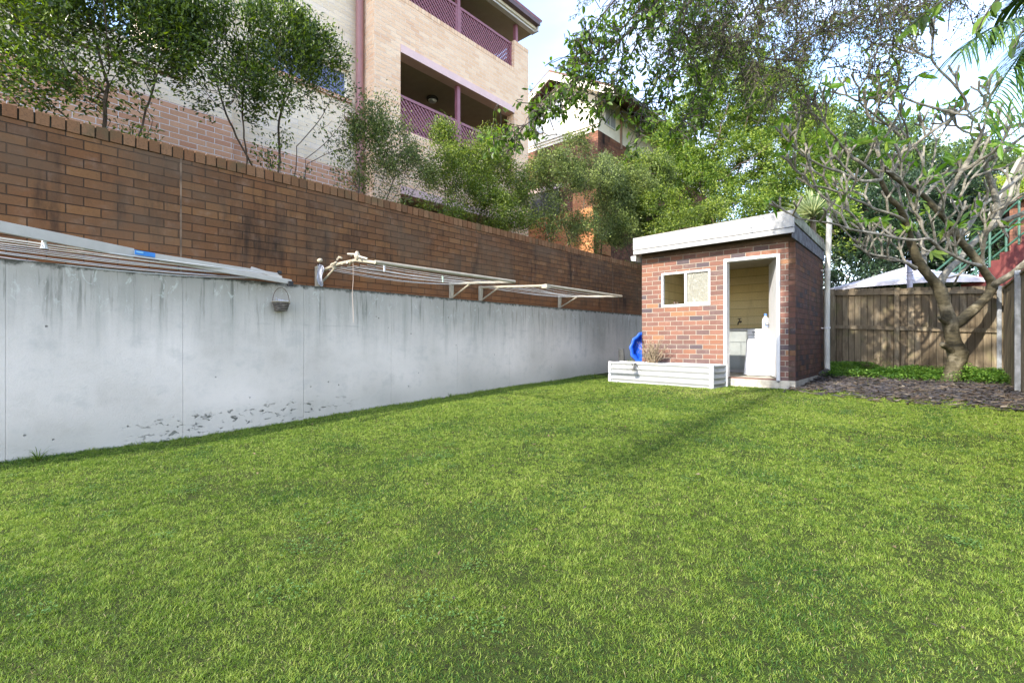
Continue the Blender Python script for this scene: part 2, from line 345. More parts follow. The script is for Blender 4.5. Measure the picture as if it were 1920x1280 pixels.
M_greyglass = glass_mat('pale_curtained_glass', (.36, .38, .42), .15)
BP = [(0, (.84, .58, .375)), (.25, (.80, .535, .335)), (.5, (.87, .63, .42)), (.75, (.82, .56, .36)), (.9, (.75, .48, .30))]
M_bay = brick('peach_brick', BP, (.90, .80, .68), bw=.24, bh=.086, mw=.009, stain_amt=.10, stain=(.5, .36, .24), wash=(.89, .72, .53), wash_amt=.3)
M_soldier = brick('peach_soldier_brick', BP, (.55, .42, .32), bw=.086, bh=.6, mw=.008, stain_amt=.05, off=0)
M_creambrick = brick('cream_brick', [(0, (.80, .67, .48)), (.3, (.84, .71, .52)), (.6, (.76, .63, .45)), (.85, (.82, .70, .55))], (.90, .84, .76), bw=.24, bh=.086, mw=.008, stain_amt=.06, wash=(.85, .74, .56), wash_amt=.3)
M_salmon = brick('salmon_brick', [(0, (.62, .35, .215)), (.3, (.58, .33, .20)), (.6, (.65, .385, .24)), (.85, (.56, .30, .185))], (.90, .85, .82), bw=.24, bh=.086, mw=.010, stain_amt=.05)

# ------------------------------------------------------------------ apartment building on the terrace
apt = empty('apartment_building', (-8.6, 4.0, 2.35), 'peach brick apartment building with mauve lattice balconies above the left wall', 'building')
MB().box(-12, -8.85, 2.905, 5.38, 1.5, 4.41).box(-12, -8.60, -9, 2.90, 1.5, 4.57).build('lower_wall', M_salmon, apt)
mb = MB(); mb.box(-12, -8.606, -9, 2.2, 4.57, 4.93).box(-12, -8.606, -9, 2.2, 5.0, 5.3).box(-12, -8.606, 2.2, 2.895, 4.57, 13)
x0, x1 = -12, -8.856
mb.box(x0, x1, 2.9, 3.39, 4.41, 13).box(x0, x1, 5.12, 5.375, 4.41, 13).box(x0, x1, 3.39, 5.12, 4.41, 5.83).box(x0, x1, 3.39, 5.12, 6.41, 13)
mb.build('upper_wall', M_creambrick, apt)
MB().box(-12, -8.66, -9, 2.2, 4.925, 5.005).build('shadow_gap', paint('brown_gutter', (.16, .09, .05), .6), apt)
fr = MB(); fr.box(-8.98, -8.93, 3.39, 5.12, 5.83, 5.88).box(-8.98, -8.93, 3.39, 5.12, 6.36, 6.41).box(-8.98, -8.93, 3.39, 3.44, 5.88, 6.36).box(-8.98, -8.93, 5.07, 5.12, 5.88, 6.36).box(-8.975, -8.935, 4.23, 4.27, 5.88, 6.36)
win = fr.build('window', M_cream, apt)
MB().box(-8.965, -8.955, 3.44, 5.07, 5.88, 6.36).build('pane', M_blueglass, win)
MB().box(-8.93, -8.80, 3.35, 5.16, 5.76, 5.826).build('sill', M_salmon, win)
# balcony bay
B0, B1, BX, BI = 5.36, 10.15, -8.35, -8.60
mb = MB()
mb.box(BI, BX, B0, 5.99, 1.5, 13).box(BI, BX, 9.57, B1, 1.5, 8.80).box(BI, BX, 5.99, 9.57, 7.152, 8.06).box(BI, BX, 5.99, 9.57, 4.23, 5.40).box(BI, BX, 5.99, 9.57, 1.5, 2.65)
mb.box(-12, BI, B0, B0+.24, 1.5, 13).box(-12, BI, B1-.24, B1, 1.5, 8.80)
mb.box(-10.4, -10.2, B0+.24, B1-.24, 1.5, 9.4)
mb.build('bay_wall', M_bay, apt)
mb = MB(); mb.box(BI, BX+.004, 5.99, 9.57, 8.063, 8.16).box(BI-.004, BX+.004, 9.57, B1+.003, 8.803, 8.90)
mb.build('coping', M_soldier, apt)
for zc in (6.98, 4.06): MB().box(BI-.02, BX+.012, 5.992, 9.568, zc, zc+.167).build('lintel', M_pink, apt)
for zc in (7.0, 4.1): MB().box(-10.2, BI-.021, B0+.24, B1-.24, zc, zc+.16).build('ceiling', M_soffit, apt)
MB().box(-10.2, -8.41, B0+.24, B1+.2, 9.43, 9.5).build('ceiling', M_soffit, apt)
for za, zb in ((4.4, 6.5), (7.2, 9.2), (1.6, 3.7)): MB().box(-10.19, -10.16, 6.2, 8.9, za, zb).build('balcony_door', M_dark, apt)
lt = MB().lathe((-9.35, 7.65, 6.925), [(.10, 0), (.145, .012), (.145, .04), (.12, .075)], 20).build('ceiling_light', M_dark, apt, smooth=True)
MB().lathe((-9.35, 7.65, 6.87), [(.03, 0), (.085, .015), (.105, .055)], 20).build('diffuser', paint('opal_plastic', (.6, .6, .58), .4), lt, smooth=True)
for z0, z1 in ((4.42, 6.98), (8.16, 9.43), (2.65, 4.06)):
    MB().box(-8.52, -8.43, 7.64, 7.73, z0, z1).build('post', M_mauve, apt)
MB().box(-8.52, -8.43, 9.72, 9.81, 8.9, 9.43).build('post', M_mauve, apt)
def lattice(y0, y1, z0, z1, xc, parent):
    mb = MB(); h = z1-z0; sp = .105
    for k, s in ((0, 1), (1, -1)):
        xx = xc+.011*(1 if k else -1); t = y0-h
        while t < y1+h:
            # line y = t + s'*(z-z0)
            a, b = t, t+h
            if s < 0: a, b = t+h, t
            za, zb = z0, z1
            def clip(yv): return min(max(yv, y0), y1)
            ya, yb = clip(a), clip(b)
            if abs(yb-ya) > .02:
                za2 = z0+(ya-a)/(b-a)*h; zb2 = z0+(yb-a)/(b-a)*h
                mb.bar((xx, ya, za2), (xx, yb, zb2), .018, .034, up=(0, -1, 1) if s > 0 else (0, 1, 1))
            t += sp
    o = mb.build('lattice_panel', M_mauve, parent)
    f = MB(); f.box(xc-.035, xc+.035, y0, y1, z1, z1+.06).box(xc-.03, xc+.03, y0, y1, z0-.04, z0+.02).box(xc-.03, xc+.03, y0, y0+.045, z0+.02, z1).box(xc-.03, xc+.03, y1-.045, y1, z0+.02, z1)
    f.build('rail', M_mauve, o)
for y0, y1 in ((5.995, 7.638), (7.732, 9.565)):
    lattice(y0, y1, 5.45, 6.10, -8.47, apt); lattice(y0, y1, 8.2, 8.80, -8.47, apt)
rf = MB().poly([(-8.10, 5.0, 9.66), (-12, 5.0, 11.3), (-12, 5.0, 11.36), (-8.08, 5.0, 9.71)], (0, 5.42, 0)).build('roof', M_mauve, apt)
MB().box(-8.40, -8.27, 5.0, 10.33, 9.43, 9.66).build('eaves_beam', M_white, rf)
MB().box(-8.40, -8.16, 10.33, 10.37, 9.42, 9.70).build('barge_end', M_white, rf)
MB().box(-8.268, -8.225, 5.0, 10.32, 9.48, 9.66).build('fascia', M_cream, rf)
MB().box(-8.223, -8.10, 5.0, 10.36, 9.55, 9.655).build('gutter', paint('dark_mauve_metal', (.10, .055, .06), .4), rf)
dp = MB().tube([(-8.70, 5.26, z) for z in (1.5, 4, 7, 10, 13)], .075, 12).build('downpipe', M_pipe, apt, smooth=True)
for z in (8.6, 5.4, 3.2):
    MB().box(-8.86, -8.62, 5.165, 5.35, z, z+.045).box(-8.85, -8.80, 5.02, 5.18, z, z+.045).build('pipe_bracket', M_pipe, dp)

# ------------------------------------------------------------------ cream gabled house further up the terrace
gh = empty('gabled_house', (-10.9, 18, 2.35), 'cream rendered house with a gable roof above dark stained brick beyond the balconies', 'house')
M_dkbrick = brick('stained_dark_brick', [(0, (.22, .095, .055)), (.3, (.16, .07, .045)), (.55, (.27, .12, .07)), (.8, (.19, .08, .05))], (.12, .08, .06), stain=(.012, .01, .01), stain_amt=1.0)
M_orbrick = brick('orange_brick', [(0, (.52, .22, .09)), (.3, (.58, .26, .11)), (.6, (.47, .19, .08))], (.45, .26, .15), stain_amt=.1)
G0 = 14.3
MB().box(-13, -8.7, G0, 26, 1.5, 8.2).build('lower_wall', M_dkbrick, gh)
mb = MB(); mb.box(-13, -8.72, G0+.004, 26, 8.2, 8.5)
mb.poly([(-13, G0+.01, 8.5), (-8.72, G0+.01, 8.5), (-8.72, G0+.01, 9.55), (-10.35, G0+.01, 10.35), (-13, G0+.01, 9.0)], (0, 11.6, 0))
mb.build('upper_wall', M_cream, gh)
MB().box(-13.1, -8.62, G0-.09, G0, 8.38, 8.55).box(-13.1, -8.64, G0-.045, G0, 8.30, 8.37).build('string_course', M_cream, gh)
ra = R(29); ap = (-10.35, 10.55); ev = (-7.75, 10.55-2.6*math.tan(ra))
M_tile = paint('roof_tile', (.20, .11, .08), .8, .3, 9)
rf = MB().poly([(ap[0], 13.75, ap[1]), (ev[0], 13.75, ev[1]), (ev[0], 13.75, ev[1]+.07), (ap[0], 13.75, ap[1]+.07)], (0, 13, 0)).poly(
    [(ap[0], 13.75, ap[1]), (ap[0], 13.75, ap[1]+.07), (-13.4, 13.75, 8.93), (-13.4, 13.75, 8.86)], (0, 13, 0)).build('roof', M_tile, gh)
MB().poly([(ap[0], 13.72, ap[1]-.02), (ap[0], 13.72, ap[1]-.27), (ev[0]-.02, 13.72, ev[1]-.27), (ev[0]-.02, 13.72, ev[1]-.02)], (0, .035, 0)).poly(
    [(ap[0], 13.722, ap[1]-.02), (-13.4, 13.722, 8.84), (-13.4, 13.722, 8.6), (ap[0], 13.722, ap[1]-.27)], (0, .035, 0)).build('barge_board', M_cream, rf)
MB().poly([(ap[0], 13.76, ap[1]-.05), (ev[0]-.05, 13.76, ev[1]-.05), (ev[0]-.05, 13.76, ev[1]-.09), (ap[0], 13.76, ap[1]-.09)], (0, .6, 0)).build('eaves_lining', M_cream, rf)
MB().box(-7.76, -7.63, 13.75, 26.5, ev[1]-.05, ev[1]+.06).build('gutter', paint('dark_gutter', (.09, .08, .08), .5), rf)
MB().box(-8.75, -8.66, 15.85, 15.93, 8.0, 9.5).build('downpipe', paint('brown_pipe', (.3, .2, .14), .5), gh)
for a, b, z0, z1 in ((-12.35, -11.0, 8.75, 9.75), (-10.9, -10.2, 8.75, 9.95)):
    f = MB().box(a, b, G0-.02, G0+.008, z0, z0+.06).box(a, b, G0-.02, G0+.008, z1-.06, z1).box(a, a+.06, G0-.02, G0+.008, z0+.06, z1-.06).box(b-.06, b, G0-.02, G0+.008, z0+.06, z1-.06).build('window', M_white, gh)
    MB().box(a+.06, b-.06, G0-.012, G0+.003, z0+.06, z1-.06).build('pane', M_greyglass, f)
f = MB().box(-8.72, -8.69, 14.75, 15.5, 8.55, 9.25).build('window', M_white, gh); MB().box(-8.69, -8.685, 14.8, 15.1, 8.6, 9.2).box(-8.69, -8.685, 15.14, 15.45, 8.6, 9.2).build('pane', M_greyglass, f)
MB().box(-12.2, -10.2, G0-.06, G0, 6.55, 6.72).build('lintel', M_pink, gh)
MB().box(-12.2, -10.3, G0-.02, G0, 4.9, 6.55).build('ground_window', M_dark, gh)
MB().box(-9.7, -8.66, G0-.05, 15.1, 4.0, 6.2).build('lit_pier', M_orbrick, gh)
MB().box(-11.2, -7.2, 11.6, 11.85, 2.0, 4.75).build('garden_wall', M_orbrick, label='orange brick garden wall behind the shrubs on the terrace', cat='wall')

# ------------------------------------------------------------------ brick laundry shed
SX0, SX1, SY0, SY1 = -4.32, -1.70, 8.72, 11.16
shed = empty('laundry_shed', (-3.0, 9.9, .24), 'small red brick laundry shed with a deep white fascia and an open doorway', 'shed')
SB = [(0, (.235, .118, .085)), (.18, (.205, .10, .076)), (.36, (.18, .094, .076)), (.50, (.14, .09, .084)), (.60, (.235, .112, .072)), (.72, (.16, .088, .073)), (.81, (.095, .074, .082)), (.89, (.28, .145, .08)), (.93, (.19, .098, .076))]
M_shed = brick('mottled_red_brick', SB, (.40, .355, .29), bw=.238, bh=.086, mw=.011, stain=(.05, .035, .03), stain_amt=.18, shift=.06)
M_shedside = brick('shaded_side_brick', [(p_, tuple(v_*.55 for v_ in c_)) for p_, c_ in SB], (.07, .06, .045), bw=.238, bh=.086, mw=.007, stain=(.04, .036, .02), stain_amt=.8)  # same shed brick, the side's shade put into darker colours, plus algae stain
M_yel = brick('yellow_painted_brick', [(0, (.86, .71, .36)), (.5, (.83, .68, .33)), (.8, (.88, .74, .40))], (.30, .22, .09), bw=30, bh=.17, mw=.005, stain=(.25, .17, .06), stain_amt=.25, depth=.004)
DX0, DX1, DZ0, DZ1 = -2.79, -1.917, .37, 2.42
WX0, WX1, WZ0, WZ1 = -3.92, -3.02, 1.64, 2.28
f0, f1 = SY0, SY0+.11
mb = MB(); mb.box(SX0, WX0, f0, f1, .37, 2.75).box(WX1, DX0, f0, f1, .37, 2.75).box(DX1, SX1-.1, f0, f1, .37, 2.75)
mb.box(WX0, WX1, f0, f1, .37, WZ0).box(WX0, WX1, f0, f1, WZ1, 2.75).box(DX0, DX1, f0, f1, DZ1, 2.75)
mb.build('front_wall', M_shed, shed)
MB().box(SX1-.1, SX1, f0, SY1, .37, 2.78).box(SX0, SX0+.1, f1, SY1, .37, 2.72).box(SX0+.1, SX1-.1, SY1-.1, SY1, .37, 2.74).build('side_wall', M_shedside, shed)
MB().box(SX0+.1, SX1-.1, SY1-.115, SY1-.103, .37, 2.6).box(SX0+.101, SX0+.112, f1, SY1-.116, .37, 2.6).box(SX1-.112, SX1-.101, f1, SY1-.116, .37, 2.6).build('inside_lining', M_yel, shed)
MB().box(SX0+.1, SX1-.1, f1, SY1-.12, 2.56, 2.6).build('ceiling', paint('old_white_ceiling', (.6, .56, .46), .7, .1), shed)
M_slab = paint('pale_concrete_slab', (.46, .43, .36), .9, .2, 5, dirt=(.2, .18, .13), dirt_amt=.5, bump=.004)
MB().box(SX0+.02, SX1+.002, SY0-.02, SY1, .05, .372).build('slab', M_slab, shed, bevel=.006)
MB().box(DX0+.0, DX1, SY0-.012, SY0+.11, .373, .388).build('threshold', paint('red_brown_timber', (.22, .10, .07), .7, .2), shed)
# fascia and roof
FA = SY0-.30; fx0, fx1 = SX0-.035, SX1+.04
M_fascia = paint('weathered_white_board', (.36, .36, .355), .5, .06, 3, dirt=(.42, .42, .40), dirt_amt=.5, bump=.003)
def wedge(x0, z0a, z0b, x1, z1a, z1b, y0, y1): return MB().poly([(x0, y0, z0a), (x1, y0, z1a), (x1, y0, z1b), (x0, y0, z0b)], (0, y1-y0, 0))
rf = wedge(fx0, 2.86, 2.94, fx1-.03, 2.92, 3.0, FA+.03, SY1+.05).build('roof', paint('roof_sheeting', (.32, .27, .22), .8, .3, 7), shed)
wedge(fx0, 2.645, 2.720, fx1, 2.675, 2.753, FA+.010, FA+.03).build('fascia_lower', M_fascia, rf)
wedge(fx0, 2.728, 2.953, fx1, 2.761, 3.022, FA, FA+.03).build('fascia', M_fascia, rf)
M_greyband = paint('grey_weathered_board', (.17, .18, .21), .75, .3, 8, dirt=(.34, .36, .40), dirt_amt=.6)
M_sidef = paint('green_grey_fascia', (.40, .42, .33), .8, .3, 8)
MB().poly([(fx1-.03, FA+.032, 2.84), (fx1-.03, SY1+.06, 2.76), (fx1-.03, SY1+.06, 2.88), (fx1-.03, FA+.032, 3.02)], (.028, 0, 0)).build('side_fascia', M_sidef, rf)
MB().poly([(SX1+.001, FA+.035, 2.60), (SX1+.001, SY1, 2.57), (SX1+.001, SY1, 2.75), (SX1+.001, FA+.035, 2.83)], (.02, 0, 0)).build('side_flashing', M_greyband, rf)
MB().box(fx0+.01, fx1-.031, FA+.032, f0-.002, 2.70, 2.72).build('eaves_lining', paint('dark_eaves', (.10, .075, .055), .8), rf)
MB().box(SX0, SX1, f0-.022, f0-.003, 2.60, 2.70).build('eaves_batten', paint('dark_timber', (.14, .09, .06), .8, .2), rf)
rngl = np.random.default_rng(8); mb = MB()
for i in range(260):                                               # dry leaves and grit along the roof edge
    x = rngl.uniform(fx0, fx1-.05); zt = 2.953+(x-fx0)/(fx1-fx0)*.069; yy = FA+rngl.uniform(.005, .06); a = rngl.uniform(0, 6.28); l = rngl.uniform(.008, .03)
    mb.bar((x, yy, zt+.002+rngl.uniform(0, .008)), (x+l*math.cos(a), yy+l*.4*math.sin(a), zt+.004+rngl.uniform(0, .01)), .008, .003)
tag(mb.build('roof_litter', paint('dry_litter', (.30, .16, .08), .9, .4, 30), origin=(-3, FA, 2.99)), 'dry leaf litter lying along the front edge of the shed roof', 'leaf litter', kind='stuff')
gt = MB(); gt.poly([(fx0-.10, FA+.12, 2.56), (fx0-.01, FA+.12, 2.54), (fx0+.0, FA+.12, 2.64), (fx0-.11, FA+.12, 2.64)], (0, 2.5, 0))
gt.build('gutter', M_white, rf)
# window
fr = MB(); fy0, fy1 = SY0-.012, SY0+.05
fr.box(WX0, WX1, fy0, fy1, WZ0, WZ0+.045).box(WX0, WX1, fy0, fy1, WZ1-.035, WZ1).box(WX0, WX0+.035, fy0, fy1, WZ0+.045, WZ1-.035).box(WX1-.035, WX1, fy0, fy1, WZ0+.045, WZ1-.035)
sw = fr.build('window', M_white, shed)
MB().box(-3.485, -3.445, fy0+.01, fy1-.004, WZ0+.046, WZ1-.036).build('mullion', M_white, sw)
MB().box(-3.445, WX1-.036, fy0+.02, fy1-.004, WZ0+.046, WZ0+.066).build('sash', M_white, sw)
n = NT('dusty_glass'); n.fin((.55, .55, .48), .15, spec=.5); tr = n.n('BsdfTransparent'); mx = n.n('MixShader')
n.set(mx.inputs[0], n.math('MULTIPLY_ADD', n.smooth(n.noise(n.pos(), 22, 5, .7), .5, .8), .35, .25)); n.t.links.new(tr.outputs[0], mx.inputs[1]); n.t.links.new(n.bs.outputs[0], mx.inputs[2]); n.t.links.new(mx.outputs[0], n.out.inputs[0])
MB().box(-3.44, WX1-.04, SY0+.022, SY0+.027, WZ0+.067, WZ1-.04).build('pane', n.m, sw)
# door frame and door leaf
df = MB(); q0, q1 = SY0-.02, SY0+.13
df.box(DX0, DX0+.052, q0, q1, .388, DZ1-.05).box(DX1-.052, DX1, q0, q1, .34, DZ1-.05).box(DX0, DX1, q0, q1, DZ1-.05, DZ1)
df.build('door_frame', M_white, shed, bevel=.003)
dth = R(21.5); dv = np.array([-math.sin(dth), math.cos(dth), 0]); h0 = np.array([DX1-.07, q1+.01, 1.39])
dl = MB().bar(h0, h0+dv*.78, .036, 1.98).build('door', M_white, shed, bevel=.003)
dk = h0+dv*.72+np.array([-.05, -.02, -.08])
MB().lathe((dk[0], dk[1], dk[2]), [(.012, -.03), (.028, -.015), (.03, .01), (.015, .03)], 12, 'x').build('handle', M_steel, dl, smooth=True)
# things inside the shed
FZ = .375
M_wplas = paint('white_enamel', (.66, .68, .70), .3, .03, 5)
cab = empty('laundry_cabinet', (-3.1, 10.6, FZ), 'pale grey laundry cabinet with a steel sink against the back wall of the shed', 'cabinet')
M_cab = paint('pale_grey_laminate', (.46, .50, .49), .45, .05, 4)
MB().box(-3.75, -2.25, 10.42, 11.03, FZ+.06, 1.22).build('carcass', M_cab, cab)
MB().box(-3.75, -2.25, 10.46, 11.03, FZ, FZ+.059).build('plinth', M_white, cab)
for a, b in ((-3.74, -3.0), (-2.99, -2.26)):
    MB().box(a, b, 10.402, 10.419, FZ+.09, .98).build('door', M_cab, cab, bevel=.002)
MB().box(-3.74, -2.9, 10.402, 10.419, .99, 1.2).box(-2.89, -2.26, 10.402, 10.419, .99, 1.2).build('drawer_front', M_cab, cab)
sk = MB().box(-3.78, -2.22, 10.38, 11.035, 1.221, 1.262).build('benchtop', M_steel, cab, bevel=.006)
tp = np.array([-3.18, 10.98, 1.42])
tap = MB().tube([tp, tp+(0, -.06, 0), tp+(0, -.13, -.02), tp+(0, -.16, -.07)], .013, 8).tube([tp+(0, -.05, 0), tp+(0, -.05, .06)], .009, 8).tube([tp+(-.035, -.05, .065), tp+(.035, -.05, .065)], .009, 8).tube([tp+(0, .03, 0), tp+(0, 0, 0)], .025, 10)
tap.build('water_tap', paint('dull_brass', (.18, .15, .10), .35, .2, metal=.8), smooth=True, label='small brass tap on the yellow wall above the sink', cat='tap')
wm = empty('washing_machine', (-2.45, 10.1, FZ), 'white washing machine behind the wrapped panel in the shed', 'washing machine')
MB().box(-2.74, -2.14, 9.93, 10.36, FZ+.02, 1.12).build('body', M_wplas, wm, bevel=.012)
MB().box(-2.745, -2.135, 9.925, 10.365, 1.123, 1.235).build('control_panel', M_wplas, wm, bevel=.01)
MB().box(-2.66, -2.50, 9.917, 9.924, 1.165, 1.180).build('display', M_dark, wm)
MB().lathe((-2.3, 9.918, .78), [(.10, 0), (.16, .004), (.16, .008)], 24, 'y').build('door', M_dark, wm, smooth=True)
# wrapped white board leaning in the doorway
rw = np.random.default_rng(3); gx, gy = 22, 26; V = []
for j in range(gy):
    for i in range(gx):
        u, v = i/(gx-1), j/(gy-1); wr = .012*math.sin(9*u+7*v+2*math.sin(5*v))*(.3+u)+.006*math.sin(31*u*v+3)+.004*rw.normal()*.5
        V.append((-2.70+.60*u+.03*(1-v)*0+(.035*v if u < .02 else 0), 9.52+.10*v+wr, FZ+.012+.655*v))
nV = len(V); V += [(a, b+.035, c) for a, b, c in V]; q = []
for j in range(gy-1):
    for i in range(gx-1):
        k = j*gx+i; q.append((k, k+1, k+gx+1, k+gx)); q.append((k+nV, k+gx+nV, k+gx+1+nV, k+1+nV))
for i in range(gx-1): q.append((i, i+nV, i+1+nV, i+1)); k = (gy-1)*gx+i; q.append((k, k+1, k+1+nV, k+nV))
for j in range(gy-1): k = j*gx; q.append((k, k+gx, k+gx+nV, k+nV)); k = j*gx+gx-1; q.append((k, k+nV, k+gx+nV, k+gx))
o = np_mesh('wrapped_panel', V, [q], paint('white_plastic_film', (.88, .88, .88), .28, .02, spec=.5), origin=(-2.4, 9.55, FZ), smooth=True)
tag(o, 'white plastic wrapped panel leaning just inside the shed doorway', 'panel')
bt = empty('bleach_bottle', (-2.46, 10.1, 1.236), 'white plastic bottle with a blue cap on top of the washing machine', 'bottle')
bc = (-2.47, 10.10, 1.237)
MB().lathe(bc, [(.055, 0), (.062, .01), (.062, .15), (.055, .19), (.035, .225), (.024, .235), (.024, .25)], 18).build('body', M_wplas, bt, smooth=True)
MB().tube([(bc[0]+.045, bc[1]-.02, bc[2]+.20), (bc[0]+.075, bc[1]-.03, bc[2]+.19), (bc[0]+.08, bc[1]-.03, bc[2]+.12), (bc[0]+.055, bc[1]-.02, bc[2]+.10)], .009, 8).build('handle', M_wplas, bt, smooth=True)
MB().lathe((bc[0], bc[1], bc[2]+.251), [(.028, 0), (.028, .03), (.022, .042)], 16).build('cap', paint('blue_plastic_cap', (.08, .22, .62), .4), bt, smooth=True)
MB().box(bc[0]+.0, bc[0]+.062, bc[1]-.066, bc[1]-.063, bc[2]+.04, bc[2]+.13).build('label', paint('blue_label', (.25, .32, .55), .5), bt)
mb = MB()
for k in range(5): mb.lathe((-3.72+.045*k, SY0+.16+.02*(k % 2), WZ0+.01+.006*k), [(.02, 0), (.034, .03), (.012, .055)], 9)
# small sill clutter
tag(MB().lathe((-3.70, SY0+.085, WZ0+.046), [(.018, 0), (.035, .018), (.03, .05), (.012, .065)], 11).lathe((-3.645, SY0+.085, WZ0+.046), [(.02, 0), (.03, .02), (.022, .045), (.01, .05)], 11).build('sill_ornament', paint('dark_brown_glaze', (.07, .045, .025), .5), origin=(-3.67, SY0+.085, WZ0+.046), smooth=True), 'small dark ornament sitting inside the left half of the shed window', 'ornament')

# vent pipe beside the shed
vp = empty('vent_pipe', (-1.60, 10.95, .42), 'tall thin white pipe standing at the back right corner of the shed', 'pipe')
MB().tube([(-1.60, 10.95, .42), (-1.605, 10.95, 1.2), (-1.60, 10.95, 2.2), (-1.565, 10.95, 3.36)], .048, 14).build('tube', paint('cream_plastic_pipe', (.62, .61, .55), .45, .1, 3), vp, smooth=True)
MB().lathe((-1.565, 10.95, 3.36), [(.05, 0), (.056, .01), (.05, .05), (.03, .075), (.012, .085)], 14).build('cowl', M_white, vp, smooth=True)
for z in (1.24, 2.35): MB().lathe((-1.603, 10.95, z), [(.052, 0), (.056, .008), (.056, .03), (.052, .038)], 14).box(-1.70, -1.64, 10.94, 10.96, z+.008, z+.03).build('pipe_clip', M_white, vp)
MB().tube([(-1.60, 10.93, .44), (-1.63, 10.8, .42), (-1.72, 10.68, .36)], .05, 10).build('elbow', M_dark, vp, smooth=True)

# ------------------------------------------------------------------ corrugated planter and the things around it
pl = empty('planter_box', (-3.8, 8.4, .24), 'low white corrugated metal planter box in front of the shed', 'planter')
A, B = np.array([-4.80, 8.34]), np.array([-2.775, 8.09]); dn = np.array([.125, .99]); dn /= np.linalg.norm(dn); Cc, Dd = B+dn*.50, A+dn*.36
def corrugated(p, q, z0, z1, nw=4, amp=.017, out=(0, 0), m=33):
    V = []; d = (q-p)/np.linalg.norm(q-p); nr = np.array([d[1], -d[0]]); P = []
    for t in (0, .012):
        for k in range(m):
            u = k/(m-1); o_ = amp*math.cos(u*nw*2*math.pi)
            for e in (p, q): b = e+nr*(o_-t); P.append((b[0], b[1], z0[0 if e is p else 1]+(z1-z0[0 if e is p else 1])*u))
    f = []
    for k in range(m-1):
        a = 2*k; f.append((a, a+1, a+3, a+2)); b = a+2*m; f.append((b, b+2, b+3, b+1))
    f.append((2*m-2, 2*m-1, 4*m-1, 4*m-2)); return P, f
M_corr = paint('white_colorbond', (.36, .37, .37), .42, .04, 5, dirt=(.45, .45, .38), dirt_amt=.35)
for p, q in ((A, B), (B, Cc), (Cc, Dd), (Dd, A)):
    P, f = corrugated(p, q, (.20, .20), .595)
    o = np_mesh('side_panel', P, [f], M_corr, pl, smooth=True)
for p in (A, B, Cc, Dd):
    MB().box(p[0]-.028, p[0]+.028, p[1]-.028, p[1]+.028, .19, .615).build('corner_post', M_white, pl, bevel=.006)
for p, q in ((A, B), (B, Cc), (Cc, Dd), (Dd, A)): MB().bar((*p, .602), (*q, .602), .022, .016).build('rim', M_white, pl)
MB().poly([(*(A+(.02, .02)), .46), (*(B+(-.02, .02)), .46), (*(Cc+(-.02, -.02)), .46), (*(Dd+(.02, -.02)), .46)], (0, 0, .06)).build('soil', soil, pl)
rs = np.random.default_rng(21)
def wisps(cx, cy, cz, nst, h, spread, seed, r=.006, droop=.5):
    r_ = np.random.default_rng(seed); mb = MB()
    for i in range(nst):
        a = r_.uniform(0, 6.28); hh = h*r_.uniform(.45, 1.05); sp = spread*r_.uniform(.1, 1); p = np.array([cx+r_.normal(0, spread*.18), cy+r_.normal(0, spread*.1), cz]); pts = [p.copy()]
        for k in range(7):
            t = (k+1)/7; pts.append(pts[-1]+np.array([math.cos(a)*sp/7*(1+2*t)+r_.normal(0, .007), .45*math.sin(a)*sp/7*(1+2*t)+r_.normal(0, .006), hh/7*(1-droop*t*2*r_.uniform(.3, 1))]))
        mb.tube(pts, [r*(1-.7*k/7) for k in range(8)], 5)
        for _ in range(2):
            k = r_.integers(2, 6); q = pts[k]; mb.tube([q, q+r_.normal(0, .05, 3), q+r_.normal(0, .08, 3)+(0, 0, .02)], [r*.5, r*.4, r*.2], 4)
    return mb
wisps(-3.98, 8.43, .50, 58, .80, .17, 4, .007, .42).build('dead_plant', paint('dry_stalk', (.42, .33, .22), .9, .3, 20), origin=(-4.02, 8.42, .52), label='clump of dead straw coloured stalks in the left half of the planter', cat='plant')
wisps(-3.45, 8.36, .52, 9, .12, .34, 9, .004, 1.3).build('withered_vine', paint('dark_stalk', (.10, .08, .05), .9, .3, 20), origin=(-3.45, 8.36, .52), label='withered dark vine trailing over the middle of the planter', cat='plant')
wisps(-4.22, 8.22, .60, 5, -.26, .10, 14, .004, .2).build('hanging_roots', bpy.data.materials['dark_stalk'], origin=(-4.22, 8.22, .6), label='dark thin roots hanging down the front of the planter', cat='roots')
# blue wading pool leaning behind the shed corner
M_blue = paint('bright_blue_plastic', (.015, .10, .62), .35, .05, spec=.5)
V = []; nn = 64; prof = [(0, .10), (.12, .10), (.235, .095), (.262, .05), (.285, .0), (.33, -.004), (.335, -.012), (.325, -.02), (.28, -.018), (.25, .03), (.23, .115), (0, .118)]
ct = np.array([-4.42, 9.12, .88]); e1 = np.array([.80, .60, 0]); e1 /= np.linalg.norm(e1); e2 = np.array([.05, .10, 1]); e2 /= np.linalg.norm(e2); e3 = np.cross(e1, e2); e3 = e3 if e3[1] > 0 else -e3
for r, h in prof:
    for j in range(nn):
        a = j/nn*2*math.pi; rr = r*(1+.035*math.cos(12*a)*(r > .2)); V.append(ct+e1*rr*math.cos(a)*1.0+e2*rr*math.sin(a)*1.0+e3*h)
q = [(i*nn+j, i*nn+(j+1) % nn, (i+1)*nn+(j+1) % nn, (i+1)*nn+j) for i in range(len(prof)-1) for j in range(nn)]
tag(np_mesh('wading_pool', V, [q], M_blue, origin=(-4.48, 9.12, .45), smooth=True), 'bright blue scalloped plastic wading shell propped up behind the shed corner', 'wading pool')
MB().bar((-5.10, 9.38, .27), (-5.22, 9.55, .83), .12, .03, up=(0, -1, .2)).build('dark_board', paint('dark_plastic_board', (.035, .037, .036), .6, .2), label='short dark board leaning on the concrete wall behind the planter', cat='board')

